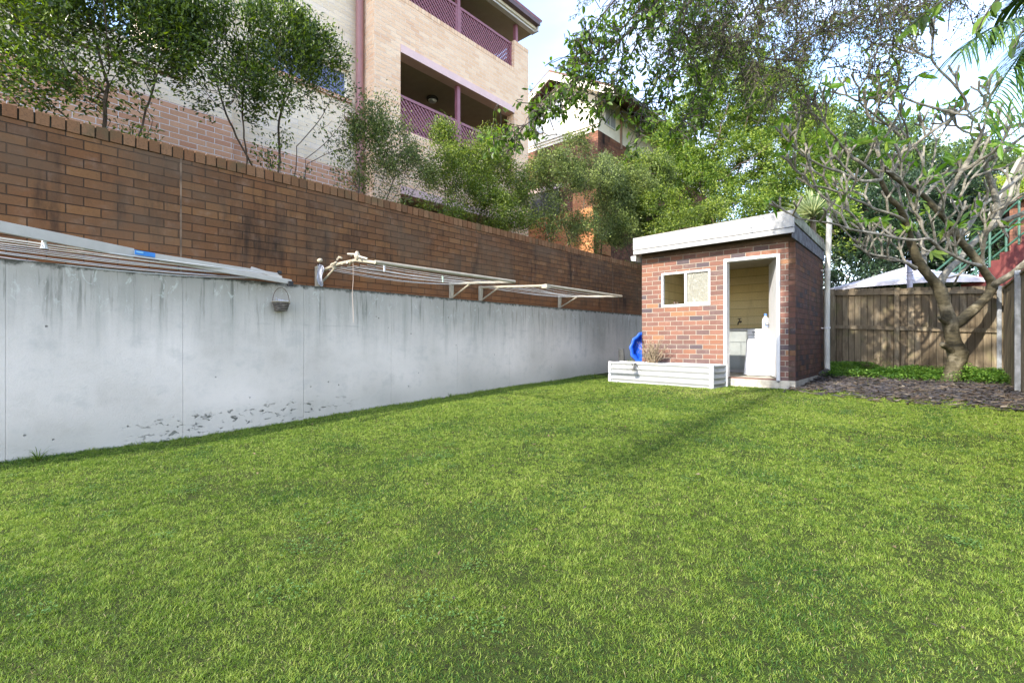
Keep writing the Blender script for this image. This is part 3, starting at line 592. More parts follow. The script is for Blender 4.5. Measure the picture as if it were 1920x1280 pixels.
# ------------------------------------------------------------------ rear paling fence and side fence
FC = [(0, (.19, .148, .095)), (.2, (.145, .11, .07)), (.4, (.23, .182, .118)), (.6, (.165, .125, .08)), (.8, (.20, .158, .104))]
M_pal = wood_mat('weathered_palings', FC, x0=-3.0)
M_rail = wood_mat('weathered_rail', FC, pal=3.0, x0=-8, green=.1)
M_palside = wood_mat('side_palings', [(0, (.30, .23, .15)), (.3, (.25, .19, .12)), (.6, (.34, .27, .18))], along='y', x0=0, green=.3)
FY = 12.2
def ftop(x): return 2.07-.047*(x+1.0)
rf_rng = np.random.default_rng(11)
fence = empty('rear_fence', (-.5, FY, .35), 'weathered brown timber paling fence across the back of the yard', 'fence')
mb = MB(); x = -3.0
while x < .83:
    w = .104; t = ftop(x)+rf_rng.normal(0, .008); yy = FY+(.004 if int(round((x+3)/.106)) % 2 else -.004)+rf_rng.uniform(-.0015, .0015)
    mb.box(x-.0015, x+.1075, yy, yy+.014, .28, t); x += .106
mb.build('palings', M_pal, fence)
for dz in (-.13, -.83):
    segs = ((-3.0, -1.72), (-1.64, -.66), (-.58, .80))
    for a, b in segs: MB().poly([(a, FY-.045, ftop(a)+dz), (b, FY-.045, ftop(b)+dz), (b, FY-.045, ftop(b)+dz+.075), (a, FY-.045, ftop(a)+dz+.075)], (0, .04, 0)).build('rail', M_rail, fence)
for xx in (-1.68, -.62): MB().box(xx-.038, xx+.038, FY-.055, FY-.006, .25, ftop(xx)-.0).build('post', M_rail, fence)
MB().box(.775, .835, FY-.075, FY-.015, .2, ftop(.8)+.0).build('steel_post', M_steel, fence)
side = empty('side_fence', (.86, 9, .3), 'green tinged timber side fence with a grey steel post at the right edge', 'fence')
mb = MB(); y = 3.5
while y < 12.14:
    t = 1.93+rf_rng.normal(0, .004); mb.box(.86, .874, y+.001, y+.103, .05, t-.012); y += .105
mb.build('palings', M_palside, side)
MB().box(.842, .885, 3.5, 12.14, 1.925, 1.955).build('capping_rail', M_palside, side)
for yy in (9.72, 7.2, 4.7): MB().box(.795, .855, yy-.02, yy+.04, .05, 1.99).build('steel_post', M_steel, side)

# ------------------------------------------------------------------ clotheslines on the wall
M_line = paint('beige_enamel', (.42, .37, .28), .4, .1, 10)
M_newline = paint('light_grey_enamel', (.43, .405, .36), .35, .05, 10)
M_wire = paint('white_plastic_cord', (.62, .60, .57), .5, .1, 20)
M_black = paint('black_plastic', (.02, .02, .022), .4)
def sag(a, b, s, m=9):
    a, b = np.array(a, float), np.array(b, float); return [a+(b-a)*t-np.array([0, 0, 4*s*t*(1-t)]) for t in np.linspace(0, 1, m)]
GRP = 'fold down clotheslines fixed to the side wall'
def bracket(y, parent, x0=-5.87, zt=1.93, h=.25, xl=.42):
    MB().poly([(x0-.002, y-.03, zt+.01), (x0-.002, y-.03, zt-h), (x0+.035, y-.03, zt-h), (x0+.06, y-.03, zt+.01)], (0, .06, 0)).build('wall_plate', M_line, parent, bevel=.004)
def clothes_line(name, ya, yb, xf, zw, zf, label, elbow, nw, seed):
    r_ = np.random.default_rng(seed); cl = empty(name, (-5.87, (ya+yb)/2, 1.7), label, 'clothesline', GRP)
    for i, y in enumerate((ya, yb)):
        bracket(y, cl)
        mb = MB()
        if i == 0 and elbow: pts = [(-5.85, y+.02, zw-.06), (-5.6, y+.01, zw-.02), (-5.3, y, zw+.0), (-4.95, y, zw+.0), (xf, y, zf)]
        else: pts = [(-5.85, y, zw), (-5.3, y, (zw+zf)/2+.01), (xf, y, zf)]
        mb.tube(pts, .019, 8); arm = mb.build('arm', M_line, cl, smooth=True)
        MB().tube([(-5.84, y+.01, zw-.22), (-5.44, y+.01, zw-.035)], .012, 6).build('strut', M_line, cl, smooth=True)
        MB().lathe((-5.44, y, zw-.035), [(.016, -.02), (.028, 0), (.016, .02)], 8).build('arm_joint', M_line, arm)
    MB().tube([(xf, ya-.03, zf+.005), (xf, yb+.03, zf+.005)], .021, 10).build('front_beam', M_line, cl, smooth=True)
    for k in range(nw):
        t = (k+.6)/nw; x = -5.80+(xf+5.80)*t; z = zw+(zf-zw)*t-.012
        MB().tube(sag((x, ya, z), (x+r_.normal(0, .01), yb, z), r_.uniform(.005, .05)*(yb-ya)*.5), .0032, 4, cap=False).build('cord', M_wire, cl)
    return cl
c2 = clothes_line('clothesline', 2.95, 5.17, -4.53, 1.92, 1.845, 'beige clothesline in the middle of the side wall with sagging pink and white cords', True, 9, 1)
# tangle of joints and spare cord at its near arm
mb = MB(); r_ = np.random.default_rng(2)
for k in range(7):
    x = -5.45+.11*k; p = np.array([x, 2.93, 1.93+.04*math.sin(k*1.9)]); mb.tube([p, p+r_.normal(0, .05, 3), p+(.10, .0, .01)], .012, 6)
mb.build('folded_hinge', M_line, c2, smooth=True, kind='stuff')
MB().lathe((-5.62, 2.86, 1.98), [(.01, -.04), (.022, -.03), (.026, 0), (.022, .03), (.01, .04)], 10, 'x').build('corner_joint', M_line, c2, smooth=True)
MB().lathe((-4.90, 2.93, 1.97), [(.02, -.05), (.03, -.03), (.035, 0), (.015, .04)], 8).build('corner_joint', M_line, c2, smooth=True)
mb = MB()
for k in range(14):
    a = r_.uniform(-.5, .5); cx_, cz_ = -5.68+r_.normal(0, .012), 1.80; w_, h_ = r_.uniform(.02, .05), r_.uniform(.08, .13)
    mb.tube([(cx_+w_*math.sin(t)+.01*a, 2.90+.02*math.cos(t*2+a), cz_-h_*math.cos(t)) for t in np.linspace(0, 6.28, 15)], .0035, 4, cap=False)
for k in range(9):
    a = r_.uniform(0, 6.28); mb.tube([(-5.68, 2.9, 1.87), (-5.68+.05*math.cos(a), 2.9+.03*math.sin(a), 1.93+r_.normal(0, .015)), (-5.68+.09*math.cos(a), 2.9, 1.89+r_.normal(0, .03))], .0035, 4, cap=False)
mb.build('cord_coil', paint('grey_blue_cord', (.45, .46, .52), .6, .15, 30), origin=(-5.68, 2.9, 1.7), label='coil of grey cord tied in a bundle at the near arm of the middle clothesline', cat='cord')
MB().tube([(-5.02, 2.95, 1.93), (-5.015, 2.95, 1.7), (-5.035, 2.95, 1.55), (-5.02, 2.95, 1.4), (-5.01, 2.95, 1.22)], .0028, 5).build('loose_cord', paint('pinkish_cord', (.48, .38, .31), .7, .1), c2)
c3 = clothes_line('clothesline', 5.83, 8.12, -4.45, 1.92, 1.84, 'beige clothesline farthest along the side wall, closest to the brick shed', False, 10, 3)
MB().box(-4.50, -4.40, 5.78, 5.88, 1.80, 1.86).build('end_cap', M_line, c3, bevel=.004)
# the newest frame, folded down on the ledge at the near end
c1 = empty('clothesline', (-5.6, 1.2, 1.69), 'pale grey folded clothesline with a blue sticker lying along the near end of the ledge', 'clothesline', GRP)
pA, pB = W(-70, 411, 3.55), W(520, 510, 5.62)
MB().bar(pA, W(250, 475, 4.50), .03, .088).bar(W(250, 475, 4.50), W(522, 517, 5.58), .03, .060).build('front_beam', M_newline, c1, bevel=.004)
MB().bar(W(300, 486, 4.72), W(546, 529, 5.62), .035, .055).build('arm', M_newline, c1, bevel=.004)
MB().bar(W(470, 503, 5.36), W(528, 521, 5.56), .03, .04).build('arm', M_newline, c1, bevel=.004)
MB().box(*[v for a, b in zip(W(544, 532, 5.60)-.028, W(544, 532, 5.60)+.028) for v in (a, b)]).build('end_cap', M_black, c1, bevel=.006)
MB().box(*[v for a, b in zip(W(524, 511, 5.58)-.02, W(524, 511, 5.58)+.02) for v in (a, b)]).build('end_cap', M_black, c1, bevel=.006)
u_ = (W(250, 475, 4.50)-pA); u_ /= np.linalg.norm(u_)
s0 = W(253, 472.5, 4.466); s1 = W(291, 478.8, 4.62)
MB().bar(s0, s1, .003, .042).build('sticker', paint('blue_sticker', (.03, .22, .62), .4, .1), c1)
sb = s0+(s1-s0)*.08; MB().bar(sb+(.003, -.003, .006), s0+(s1-s0)*.42+(.003, -.003, .006), .002, .016).build('sticker_print', paint('pale_blue_print', (.25, .55, .8), .4), c1)
pk = W(507, 508, 5.85); mb = MB().lathe(pk, [(.018, -.07), (.055, -.07), (.055, .0), (.04, .045), (.018, .06)], 14, 'x'); mb.build('wall_bracket', paint('dark_blue_grey_plastic', (.06, .065, .09), .45), c1, smooth=True)
r_ = np.random.default_rng(31)
for k in range(11):
    t = k/10; a = W(-70, 436+34*t**1.3+r_.normal(0, 1), 3.60+.25*t); b = W(490+22*math.sin(k*2.1), 512+10*t, 5.50+.05*t)
    MB().tube(sag(a, b, .004+.05*t**3, 9), .0034, 4, cap=False).build('cord', paint('white_cord', (.74, .74, .73), .5, .05) if k == 0 else bpy.data.materials['white_cord'], c1)
a = W(83, 455, 3.98); mb = MB().tube([a+(0, 0, .03), a, a-(0, 0, .05)], [.02, .016, .026], 8).tube([a+(-.03, 0, .03), a+(.04, 0, .0)], .012, 6); mb.build('cord_tie', M_white, c1)
# pegs
GP = 'clothes pegs left on the clothesline cords'
for (x, y, z, l) in ((-5.0, 3.35, 1.885, 'white plastic peg clipped to the middle clothesline near its near arm'), (-5.1, 4.35, 1.86, 'pale green peg clipped midway along the middle clothesline')):
    MB().bar((x, y-.004, z+.035), (x+.012, y-.004, z-.05), .012, .014).bar((x, y+.010, z+.03), (x-.004, y+.010, z-.045), .010, .012).build('clothes_peg', M_white if 'white' in l else paint('pale_green_plastic', (.45, .6, .45), .4), label=l, cat='peg', group=GP)
# hanging peg basket on the concrete
bc = W(527, 570, 5.62); bk = empty('peg_basket', bc-(0, 0, .09), 'small round peg basket hanging on a wire hoop against the stained concrete wall', 'basket')
mb = MB()
for k in range(5): mb.lathe((bc[0], bc[1], bc[2]-.075+.018*k), [(.066+.006*k, 0), (.071+.006*k, .007), (.066+.006*k, .014), (.062+.006*k, .007)], 18)
mb.lathe((bc[0], bc[1], bc[2]-.08), [(.005, 0), (.066, 0), (.066, .006)], 18); mb.build('bowl', paint('grey_wicker', (.22, .19, .16), .85, .3, 40), bk)
MB().lathe((bc[0], bc[1], bc[2]+.016), [(.09, 0), (.10, .005), (.10, .012), (.09, .014)], 20).build('rim', M_line, bk)
MB().tube([(bc[0]+.0, bc[1]-.095*math.cos(t), bc[2]+.02+.17*math.sin(t)) for t in np.linspace(0, math.pi, 16)], .0035, 5).build('hoop', paint('rusty_wire', (.12, .07, .045), .6), bk)
mb = MB(); r_ = np.random.default_rng(4)
for k in range(14):
    a = r_.uniform(0, 6.28); q = bc+np.array([.05*math.cos(a), .05*math.sin(a), .015+r_.uniform(0, .03)]); d_ = r_.normal(0, 1, 3)*(1, 1, .5); d_ /= np.linalg.norm(d_); mb.bar(q-d_*.03, q+d_*.03, .01, .009)
mb.build('pegs', paint('mixed_white_pegs', (.66, .66, .72), .4, .2, 60), bk)

# ------------------------------------------------------------------ umbrella, stair and house beyond the back fence
um = empty('cantilever_umbrella', (.3, 14.5, .4), 'large pale cantilever umbrella with a grey pole showing above the rear fence', 'umbrella')
uc = W(1700, 500, 12.4); M_canvas = paint('off_white_canvas', (.56, .55, .60), .8, .04, 4, spec=.1)
ring = [uc+np.array([1.75*math.cos(a), 1.75*math.sin(a), -.50]) for a in np.arange(8)*math.pi/4+.25]
V = [uc]+ring+[p-np.array([0, 0, .09]) for p in ring]+[uc-(0, 0, .03)]+[p+(0, 0, -.012)-(p-uc)*.004 for p in ring]
f3 = [(0, 1+i, 1+(i+1) % 8) for i in range(8)]+[(17, 18+(i+1) % 8, 18+i) for i in range(8)]; f4 = [(1+i, 9+i, 9+(i+1) % 8, 1+(i+1) % 8) for i in range(8)]
np_mesh('canopy', V, [f3, f4], M_canvas, um)
M_grey = paint('lilac_grey_metal', (.36, .36, .46), .35, .1, 8, metal=.2); M_rib = paint('dark_rib', (.04, .04, .045), .5)
for p in ring: MB().tube([uc-(0, 0, .28), uc+(p-uc)*.55-(0, 0, .05)], .012, 5).build('strut', M_rib, um); MB().tube([uc-(0, 0, .05), p-(0, 0, .03)], .012, 5).build('rib', M_rib, um)
pp = W(1706, 600, 10.35); pole = MB().tube([(pp[0], pp[1], .4), (pp[0], pp[1], 2.32), (pp[0]-.01, pp[1]-.01, 2.72)], [.05, .05, .042], 14).build('pole', M_grey, um, smooth=True)
for z in (2.30, 2.40, 2.46): MB().lathe((pp[0], pp[1], z), [(.05, 0), (.062, .006), (.062, .03), (.05, .036)], 14).build('collar', M_grey, pole)
MB().tube([(pp[0], pp[1], 2.66), (uc[0], uc[1], uc[2]+.14), (uc[0], uc[1], uc[2]-.02)], .03, 8).build('arm', M_grey, um, smooth=True)
# red stair with green rails
st = empty('garden_stair', (2.0, 15.5, .5), 'red painted brick stair climbing to the neighbouring house beyond the side fence', 'stair')
M_red = paint('red_masonry_paint', (.19, .045, .04), .6, .12, 5, dirt=(.2, .1, .08))
s0, s1 = W(1800, 545, 11.2), W(1960, 420, 9.8); mb = MB(); ns = 8
for k in range(ns):
    t0, t1 = k/ns, (k+1)/ns; a = s0+(s1-s0)*t0; b = s0+(s1-s0)*t1; zt = b[2]
    dxy = (s1-s0)[:2]; dxy = dxy/np.linalg.norm(dxy); nr = np.array([dxy[1], -dxy[0]])*-.55
    mb.poly([(a[0], a[1], .3), (b[0], b[1], .3), (b[0], b[1], zt), (a[0], a[1], zt)], (nr[0], nr[1], 0))
mb.build('steps', M_red, st)
M_green = paint('green_enamel_rail', (.06, .15, .105), .4, .1)
rl = MB()
for off_ in (0, 1):
    o_ = np.array([*(nr*off_), 0])
    for hz in (.48, .92): rl.tube([s0-(s1-s0)*.55+(0, 0, hz)+o_, s1+(0, 0, hz)+o_], .022, 7)
rl.build('handrail', M_green, st, smooth=True)
for off_ in (0, 1):
    for t in (-.5, 0, .38, .72, .95):
        o_ = np.array([*(nr*off_), 0]); p = s0+(s1-s0)*t+o_; MB().tube([p, p+(0, 0, .94)], .022, 7).build('baluster', M_green, st, smooth=True)
nh = empty('neighbour_house', (4.2, 16, .5), 'brick neighbouring house with a pale sloping roof edge at the far right', 'house')
hp = W(1893, 640, 13.5)
MB().box(hp[0], hp[0]+6, hp[1], hp[1]+8, .3, 4.85).build('wall', M_dkbrick, nh)
e0, e1_ = W(1872, 392, 13.2), W(1912, 318, 12.2)
MB().bar(e0-(e1_-e0)*.2, e1_+(e1_-e0)*2, .25, .16).build('barge_board', M_cream, nh)
MB().poly([(hp[0]-.1, hp[1]-.3, 4.855), (hp[0]+6, hp[1]-.3, 6.6), (hp[0]+6, hp[1]-.3, 4.855)], (0, 8, 0)).build('roof', M_tile, nh)

# ------------------------------------------------------------------ vegetation: growing skeletons and leaf clouds
def norm(a): return a/(np.linalg.norm(a, axis=-1, keepdims=True)+1e-9)
def leaf_mesh(name, P, D, L, Wd, mat, parent=None, origin=None, seed=0, shape='small', up=.6, droop=.15, **kw):
    "P base points, D leaf directions, L lengths, Wd widths"
    r_ = np.random.default_rng(seed); n_ = len(P); P = np.asarray(P, float); D = norm(np.asarray(D, float))
    U = norm(np.array([0, 0, 1.])*up+r_.normal(0, .55, (n_, 3))); S = norm(np.cross(D, U)); N = np.cross(S, D)
    L = np.broadcast_to(L, n_)[:, None]; Wd = np.broadcast_to(Wd, n_)[:, None]; rnd = r_.random(n_)
    if shape == 'small':
        V = np.stack([P, P+D*L*.45+S*Wd*.5+N*Wd*.12, P+D*L-N*L*droop, P+D*L*.45-S*Wd*.5+N*Wd*.12], 1).reshape(-1, 3)
        b = np.arange(n_)[:, None]*4; F3 = np.concatenate([b+[0, 2, 1], b+[0, 3, 2]]); polys = [F3]; rr = [np.concatenate([rnd, rnd])]
    else:
        w = Wd*.5; t1, t2 = .3, .66
        m1, m2 = P+D*L*t1-N*L*droop*.1, P+D*L*t2-N*L*droop*.45; tip = P+D*L-N*L*droop
        V = np.stack([P, m1+S*w*.85+N*w*.3, m1, m1-S*w*.85+N*w*.3, m2+S*w*.9+N*w*.3, m2, m2-S*w*.9+N*w*.3, tip], 1).reshape(-1, 3)
        b = np.arange(n_)[:, None]*8
        F3 = np.concatenate([b+[0, 2, 1], b+[0, 3, 2], b+[4, 5, 7], b+[5, 6, 7]]); F4 = np.concatenate([b+[1, 2, 5, 4], b+[2, 3, 6, 5]])
        polys = [F3, F4]; rr = [np.tile(rnd, 4), np.tile(rnd, 2)]
    o = np_mesh(name, V, polys, mat, parent, origin, rnd=rr, uv=False)
    return tag(o, **kw)
def colonize(starts, att, step=.09, di=.7, dk=.16, iters=110, seed=0, gn=.25):
    "space colonisation; starts: list of polylines; returns nodes, parent indices"
    r_ = np.random.default_rng(seed); N = []; P = []
    for pl_ in starts:
        for i, p in enumerate(pl_):
            N.append(np.array(p, float)); P.append(-1 if i == 0 else len(N)-2)
    att = att.copy()
    for it in range(iters):
        A = np.array(N)
        if len(att) == 0: break
        d2 = ((att[:, None, :]-A[None])**2).sum(-1); j = d2.argmin(1); d = np.sqrt(d2[np.arange(len(att)), j])
        ok = d < di if it > 6 else d < di*3
        grow = {}
        for a_i in np.where(ok)[0]: grow.setdefault(j[a_i], []).append(att[a_i])
        if not grow: break
        for k, lst in grow.items():
            v = norm(np.array(lst)-A[k]).sum(0); v = norm(v+r_.normal(0, gn, 3)); N.append(A[k]+v*step); P.append(k)
        A2 = np.array(N[len(A):]); dd = np.sqrt(((att[:, None, :]-A2[None])**2).sum(-1)).min(1); att = att[dd > dk]
        if len(N) > 5200: break
    return np.array(N), np.array(P)
def skeleton_mesh(N, P, r0, rmax, expo=.46, sides=5, r_sc=1.0):
    n_ = len(N); cnt = np.zeros(n_); ch = [[] for _ in range(n_)]
    for i in range(n_):
        if P[i] >= 0: ch[P[i]].append(i)
    for i in range(n_-1, -1, -1):
        if not ch[i]: cnt[i] = 1
        if P[i] >= 0: cnt[P[i]] += cnt[i]
    rad = np.minimum(r0*cnt**expo, rmax)*r_sc; mb = MB(); stack = [i for i in range(n_) if P[i] < 0]; stack = [(i, None) for i in stack]
    while stack:
        i, par = stack.pop(); pts = [] if par is None else [N[par]]; rs_ = [] if par is None else [min(rad[par], rad[i]*1.25)]
        k = i
        while True:
            pts.append(N[k]); rs_.append(rad[k])
            if not ch[k]: break
            c_ = sorted(ch[k], key=lambda q: -cnt[q])
            for q in c_[1:]: stack.append((q, k))
            k = c_[0]
        if len(pts) > 1: mb.tube(pts, rs_, sides if rs_[0] < .02 else sides+3)
    return mb, rad, cnt
def blob_points(blobs, n_, r_, shell=.0):
    "random points inside a union of ellipsoids (cx,cy,cz,rx,ry,rz)"
    vol = np.array([b[3]*b[4]*b[5] for b in blobs]); k = r_.choice(len(blobs), n_, p=vol/vol.sum()); B_ = np.array(blobs)[k]
    v = norm(r_.normal(0, 1, (n_, 3))); rr = (shell+(1-shell)*r_.random(n_))**(1/3 if shell == 0 else 1.0)
    return B_[:, :3]+v*rr[:, None]*B_[:, 3:]
def shrub(name, base_pts, blobs, label, cat, group, mat, seed, n_att=900, n_leaf=13000, leaf=(.042, .018), bark=None, tipdist=.17, trunk_h=.5, r0=.0024, parent_cls='tree', step=.085, gapn=0, flat=.5):
    r_ = np.random.default_rng(seed); base = np.mean(base_pts, axis=0); root = empty(name, base, label, cat, group)
    att = blob_points(blobs, n_att, r_); starts = []
    cen = np.array([b[:3] for b in blobs]).mean(0)
    for bp in base_pts:
        for tb_ in r_.permutation(len(blobs))[:3]:
            tgt = np.array(blobs[tb_][:3]); b_ = np.array(bp, float)+r_.normal(0, .03, 3)*(1, 1, 0); pts = [b_]; d_ = norm(np.array([0, 0, 1.])*.5+norm(tgt-b_)+r_.normal(0, .12, 3)); ln_ = np.linalg.norm(tgt-b_)*r_.uniform(.45, .75)
            for k in range(max(3, int(ln_/.09))):
                d_ = norm(d_+.16*norm(tgt-pts[-1])+r_.normal(0, .10, 3)); pts.append(pts[-1]+d_*.09)
            starts.append(pts)
    N, P = colonize(starts, att, step=step, seed=seed)
    mb, rad, cnt = skeleton_mesh(N, P, r0, .045)
    mb.build('trunk', bark, root, smooth=True)
    tips = np.where(cnt <= 3)[0]; z = N[:, 2]
    zr = (z[tips]-z[tips].min())/(np.ptp(z[tips])+.01); pw = (.25+zr)**1.2
    clump = r_.random(len(tips))**1.5+.15; vc = N[tips[r_.choice(len(tips), 26)]]; dv_ = np.sqrt(((N[tips][:, None]-vc[None])**2).sum(-1)).min(1)
    clump *= .05+np.clip((dv_-.13)/.22, 0, 1); pw = pw*clump; pw /= pw.sum()
    k = r_.choice(tips, n_leaf, p=pw); dr = N[k]-N[P[k]]; out = norm(N[k]-cen)
    Lp = N[k]+r_.normal(0, tipdist*.5, (n_leaf, 3)); D = norm(norm(dr)*.7+out*.35+r_.normal(0, .6, (n_leaf, 3))+np.array([0, 0, .15]))
    leaf_mesh('foliage', Lp, D, leaf[0]*r_.uniform(.45, 1.3, n_leaf), leaf[1]*r_.uniform(.6, 1.25, n_leaf), mat, root, seed=seed+1)
    return root
M_bark = bark_mat('shrub_bark', (.035, .025, .018), (.11, .08, .055), scale=14)
M_bark2 = bark_mat('grey_bark', (.06, .05, .04), (.18, .15, .11), scale=14)
L_dark = leaf_mat('dark_glossy_leaf', (.025, .048, .010), (.075, .125, .018), (.18, .25, .03), trans=.3, rough=.35)
L_mid = leaf_mat('mid_green_leaf', (.055, .095, .018), (.15, .21, .032), (.28, .34, .06), trans=.35, rough=.4)
L_grey = leaf_mat('grey_green_leaf', (.06, .088, .028), (.15, .195, .055), (.27, .325, .09), trans=.3, rough=.45)
L_lime = leaf_mat('lime_leaf', (.055, .105, .018), (.15, .235, .032), (.31, .38, .07), trans=.4, rough=.45, patch=1.1)
GS = 'shrubs growing along the top of the brick wall'
def at_wall(px, x=-6.7):
    r = (px-960)/F; d = x/(CA*r-SA); return d
def pb(px, py, x, rad, flat=1.0, depth=None):
    "ellipsoid blob: pixel centre, plane x, radius in metres"
    p = W(px, py, at_wall(px, x)); return (p[0], p[1], p[2], depth or rad*.8, rad, rad*flat)
def base(px, x=-6.75): p = W(px, 300, at_wall(px, x)); return np.array([p[0], p[1], 2.33])
shrub('shrub_tree', [base(150), base(192), base(235, -6.6), base(205, -7)], [pb(60, 60, -6.7, .75), pb(150, 70, -6.6, .8, .8), pb(255, 50, -6.6, .75, .8), pb(20, 130, -6.4, .5, .7), pb(120, 120, -6.5, .55, .6), pb(300, 90, -6.4, .42, .7), pb(250, 160, -6.4, .22), pb(200, -40, -6.7, .9, .8)],
      'large dark leaved shrub with several bent trunks, nearest the left end of the brick wall', 'shrub', GS, L_dark, 41, 1900, 29000, leaf=(.062, .025), bark=M_bark, trunk_h=.3)
shrub('shrub_tree', [base(512), base(545), base(560, -6.6), base(530, -7)], [pb(420, 70, -6.6, .6, .8), pb(520, 90, -6.6, .75, .75), pb(590, 110, -6.5, .5, .9), pb(400, 160, -6.4, .55, .5), pb(470, 170, -6.5, .6, .5), pb(620, 190, -6.4, .45, .5), pb(640, 255, -6.4, .35, .8), pb(350, 60, -6.7, .5, .8)],
      'open branched dark shrub tree in front of the narrow blue window', 'shrub', GS, L_dark, 42, 1900, 22000, leaf=(.060, .025), bark=M_bark, trunk_h=.3)
shrub('shrub_tree', [base(700), base(735), base(655)], [pb(700, 240, -6.5, .40, 1.1), pb(730, 310, -6.5, .5, .8), pb(660, 330, -6.4, .35, .7), pb(775, 320, -6.5, .45, .8), pb(720, 200, -6.6, .3, 1.0), pb(650, 270, -6.5, .25)],
      'light loose shrub growing over the foot of the mauve downpipe', 'shrub', GS, L_grey, 43, 1200, 17000, leaf=(.044, .020), bark=M_bark2, trunk_h=.25)
shrub('shrub_tree', [base(850), base(885), base(915), base(870, -7.1)], [pb(850, 320, -6.5, .65, .8), pb(910, 310, -6.5, .65, .8), pb(960, 350, -6.5, .55, .9), pb(830, 260, -6.6, .3), pb(890, 370, -6.4, .6, .7), pb(930, 270, -6.5, .38, .8), pb(810, 380, -6.3, .35, .6), pb(840, 395, -6.2, .45, .5), pb(930, 400, -6.2, .55, .6), pb(970, 410, -6.2, .5, .5)],
      'round bright green shrub below the lower mauve lattice balcony', 'shrub', GS, L_mid, 44, 1700, 46000, leaf=(.044, .021), bark=M_bark2, trunk_h=.3)
shrub('shrub_tree', [base(1040), base(1085), base(1110)], [pb(1080, 275, -6.5, .42, .8), pb(1040, 330, -6.4, .75, .8), pb(1120, 340, -6.4, .8, .8), pb(1020, 400, -6.3, .6, .8), pb(1100, 430, -6.2, .7, .6), pb(1140, 320, -6.5, .45), pb(1050, 440, -6.1, .6, .5), pb(1000, 360, -6.4, .5), pb(1150, 400, -6.3, .7)],
      'tall grey green shrub in front of the dark stained brick gabled house', 'shrub', GS, L_grey, 45, 1700, 46000, leaf=(.052, .026), bark=M_bark2, trunk_h=.5)
shrub('shrub_tree', [base(1180, -6.4), base(1200, -6.2)], [pb(1190, 370, -6.2, .8, .9), pb(1160, 430, -6.1, .7, .6), pb(1220, 420, -6.1, .6, .7), pb(1230, 330, -6.2, .7, .8)],
      'grey green shrub spilling over the far end of the brick wall beside the shed roof', 'shrub', GS, L_grey, 46, 1500, 56000, leaf=(.056, .028), bark=M_bark2, trunk_h=.5)
# bigger dense trees: clumps of leaves on an uneven crown
def dense_tree(name, base_, blobs, label, mat, seed, n_clump, per, leaf, csize, group=None, bark=None, shell=.55, cat='tree', up=.5):
    r_ = np.random.default_rng(seed); root = empty(name, base_, label, cat, group)
    C = blob_points(blobs, n_clump, r_, shell=shell); cen = np.mean([b[:3] for b in blobs], axis=0)
    out = norm(C-cen); cs = csize*r_.uniform(.5, 1.3, n_clump)
    P = np.repeat(C, per, 0)+norm(r_.normal(0, 1, (n_clump*per, 3)))*(r_.random(n_clump*per)**.5*np.repeat(cs, per))[:, None]*(1, 1, .7)
    D = norm(np.repeat(out, per, 0)*.5+(P-np.repeat(C, per, 0))/csize*.8+r_.normal(0, .5, P.shape)+np.array([0, 0, .2])); nn_ = len(P)
    leaf_mesh('foliage', P, D, leaf[0]*r_.uniform(.6, 1.3, nn_), leaf[1]*r_.uniform(.7, 1.2, nn_), mat, root, seed=seed+1, up=up)
    att = blob_points(blobs, 420, r_); b0 = np.array(base_, float)
    N, P_ = colonize([[b0+(0, 0, .25*k) for k in range(6)]], att, step=.25, di=2.2, dk=.45, seed=seed)
    mb, _, _ = skeleton_mesh(N, P_, .008, .16); mb.build('trunk', bark or M_bark, root, smooth=True)
    return root
def wb(px, py, d, rx, rz=None, ry=None): p = W(px, py, d); return (p[0], p[1], p[2], rx, ry or rx, rz or rx)
def wbase(px, d, z=.4): p = W(px, 640, d); return np.array([p[0], p[1], z])
GT = 'trees behind the shed and rear fence'
dense_tree('leafy_tree', wbase(1330, 16, 1.5), [wb(1300, 260, 16, 1.3, 1.6), wb(1370, 180, 16, 1.5, 1.5), wb(1290, 370, 15, 1.4, 1.1), wb(1400, 330, 15, 1.3, 1.3), wb(1340, 110, 16.5, 1.1, 1.1), wb(1270, 300, 15.5, .9, 1.3), wb(1380, 400, 13.6, .9, .7)],
           'tall dense bright lime green tree directly above the shed roof', L_lime, 51, 900, 70, (.085, .045), .26, GT)
dense_tree('leafy_tree', wbase(1480, 17, 1.0), [wb(1470, 300, 15.5, 1.5, 1.7), wb(1520, 380, 14.5, 1.1, 1.2), wb(1450, 200, 17, 1.6, 1.5), wb(1560, 430, 13.5, .7, 1.0), wb(1450, 400, 14, 1.1, .9), wb(1520, 260, 16, 1.0, 1.2)],
           'dense lime green tree behind the right half of the shed roof and the yucca', L_lime, 52, 850, 70, (.085, .045), .26, GT)
dense_tree('shrubby_tree', wbase(1230, 13.5, 1.2), [wb(1235, 400, 12.8, .8, .8), wb(1270, 440, 12.0, .7, .6), wb(1200, 330, 14, .9, .8), wb(1330, 420, 12.6, .7, .6)],
           'mid green bushy tree touching the back left corner of the shed roof', L_mid, 53, 380, 70, (.06, .032), .2, GT)
L_gloss = leaf_mat('deep_glossy_leaf', (.010, .026, .012), (.03, .060, .025), (.06, .10, .045), trans=.15, rough=.3)
dense_tree('dark_hedge_tree', wbase(1620, 14.0, .4), [wb(1600, 500, 13.5, 1.0, 1.0), wb(1660, 440, 14.5, 1.3, 1.1), wb(1590, 420, 14.5, .9, .9), wb(1740, 470, 14.5, 1.2, .9), wb(1700, 380, 15.5, 1.3, .9)],
           'dark glossy leaved evergreen behind the left half of the umbrella', L_gloss, 54, 620, 60, (.12, .05), .3, GT)
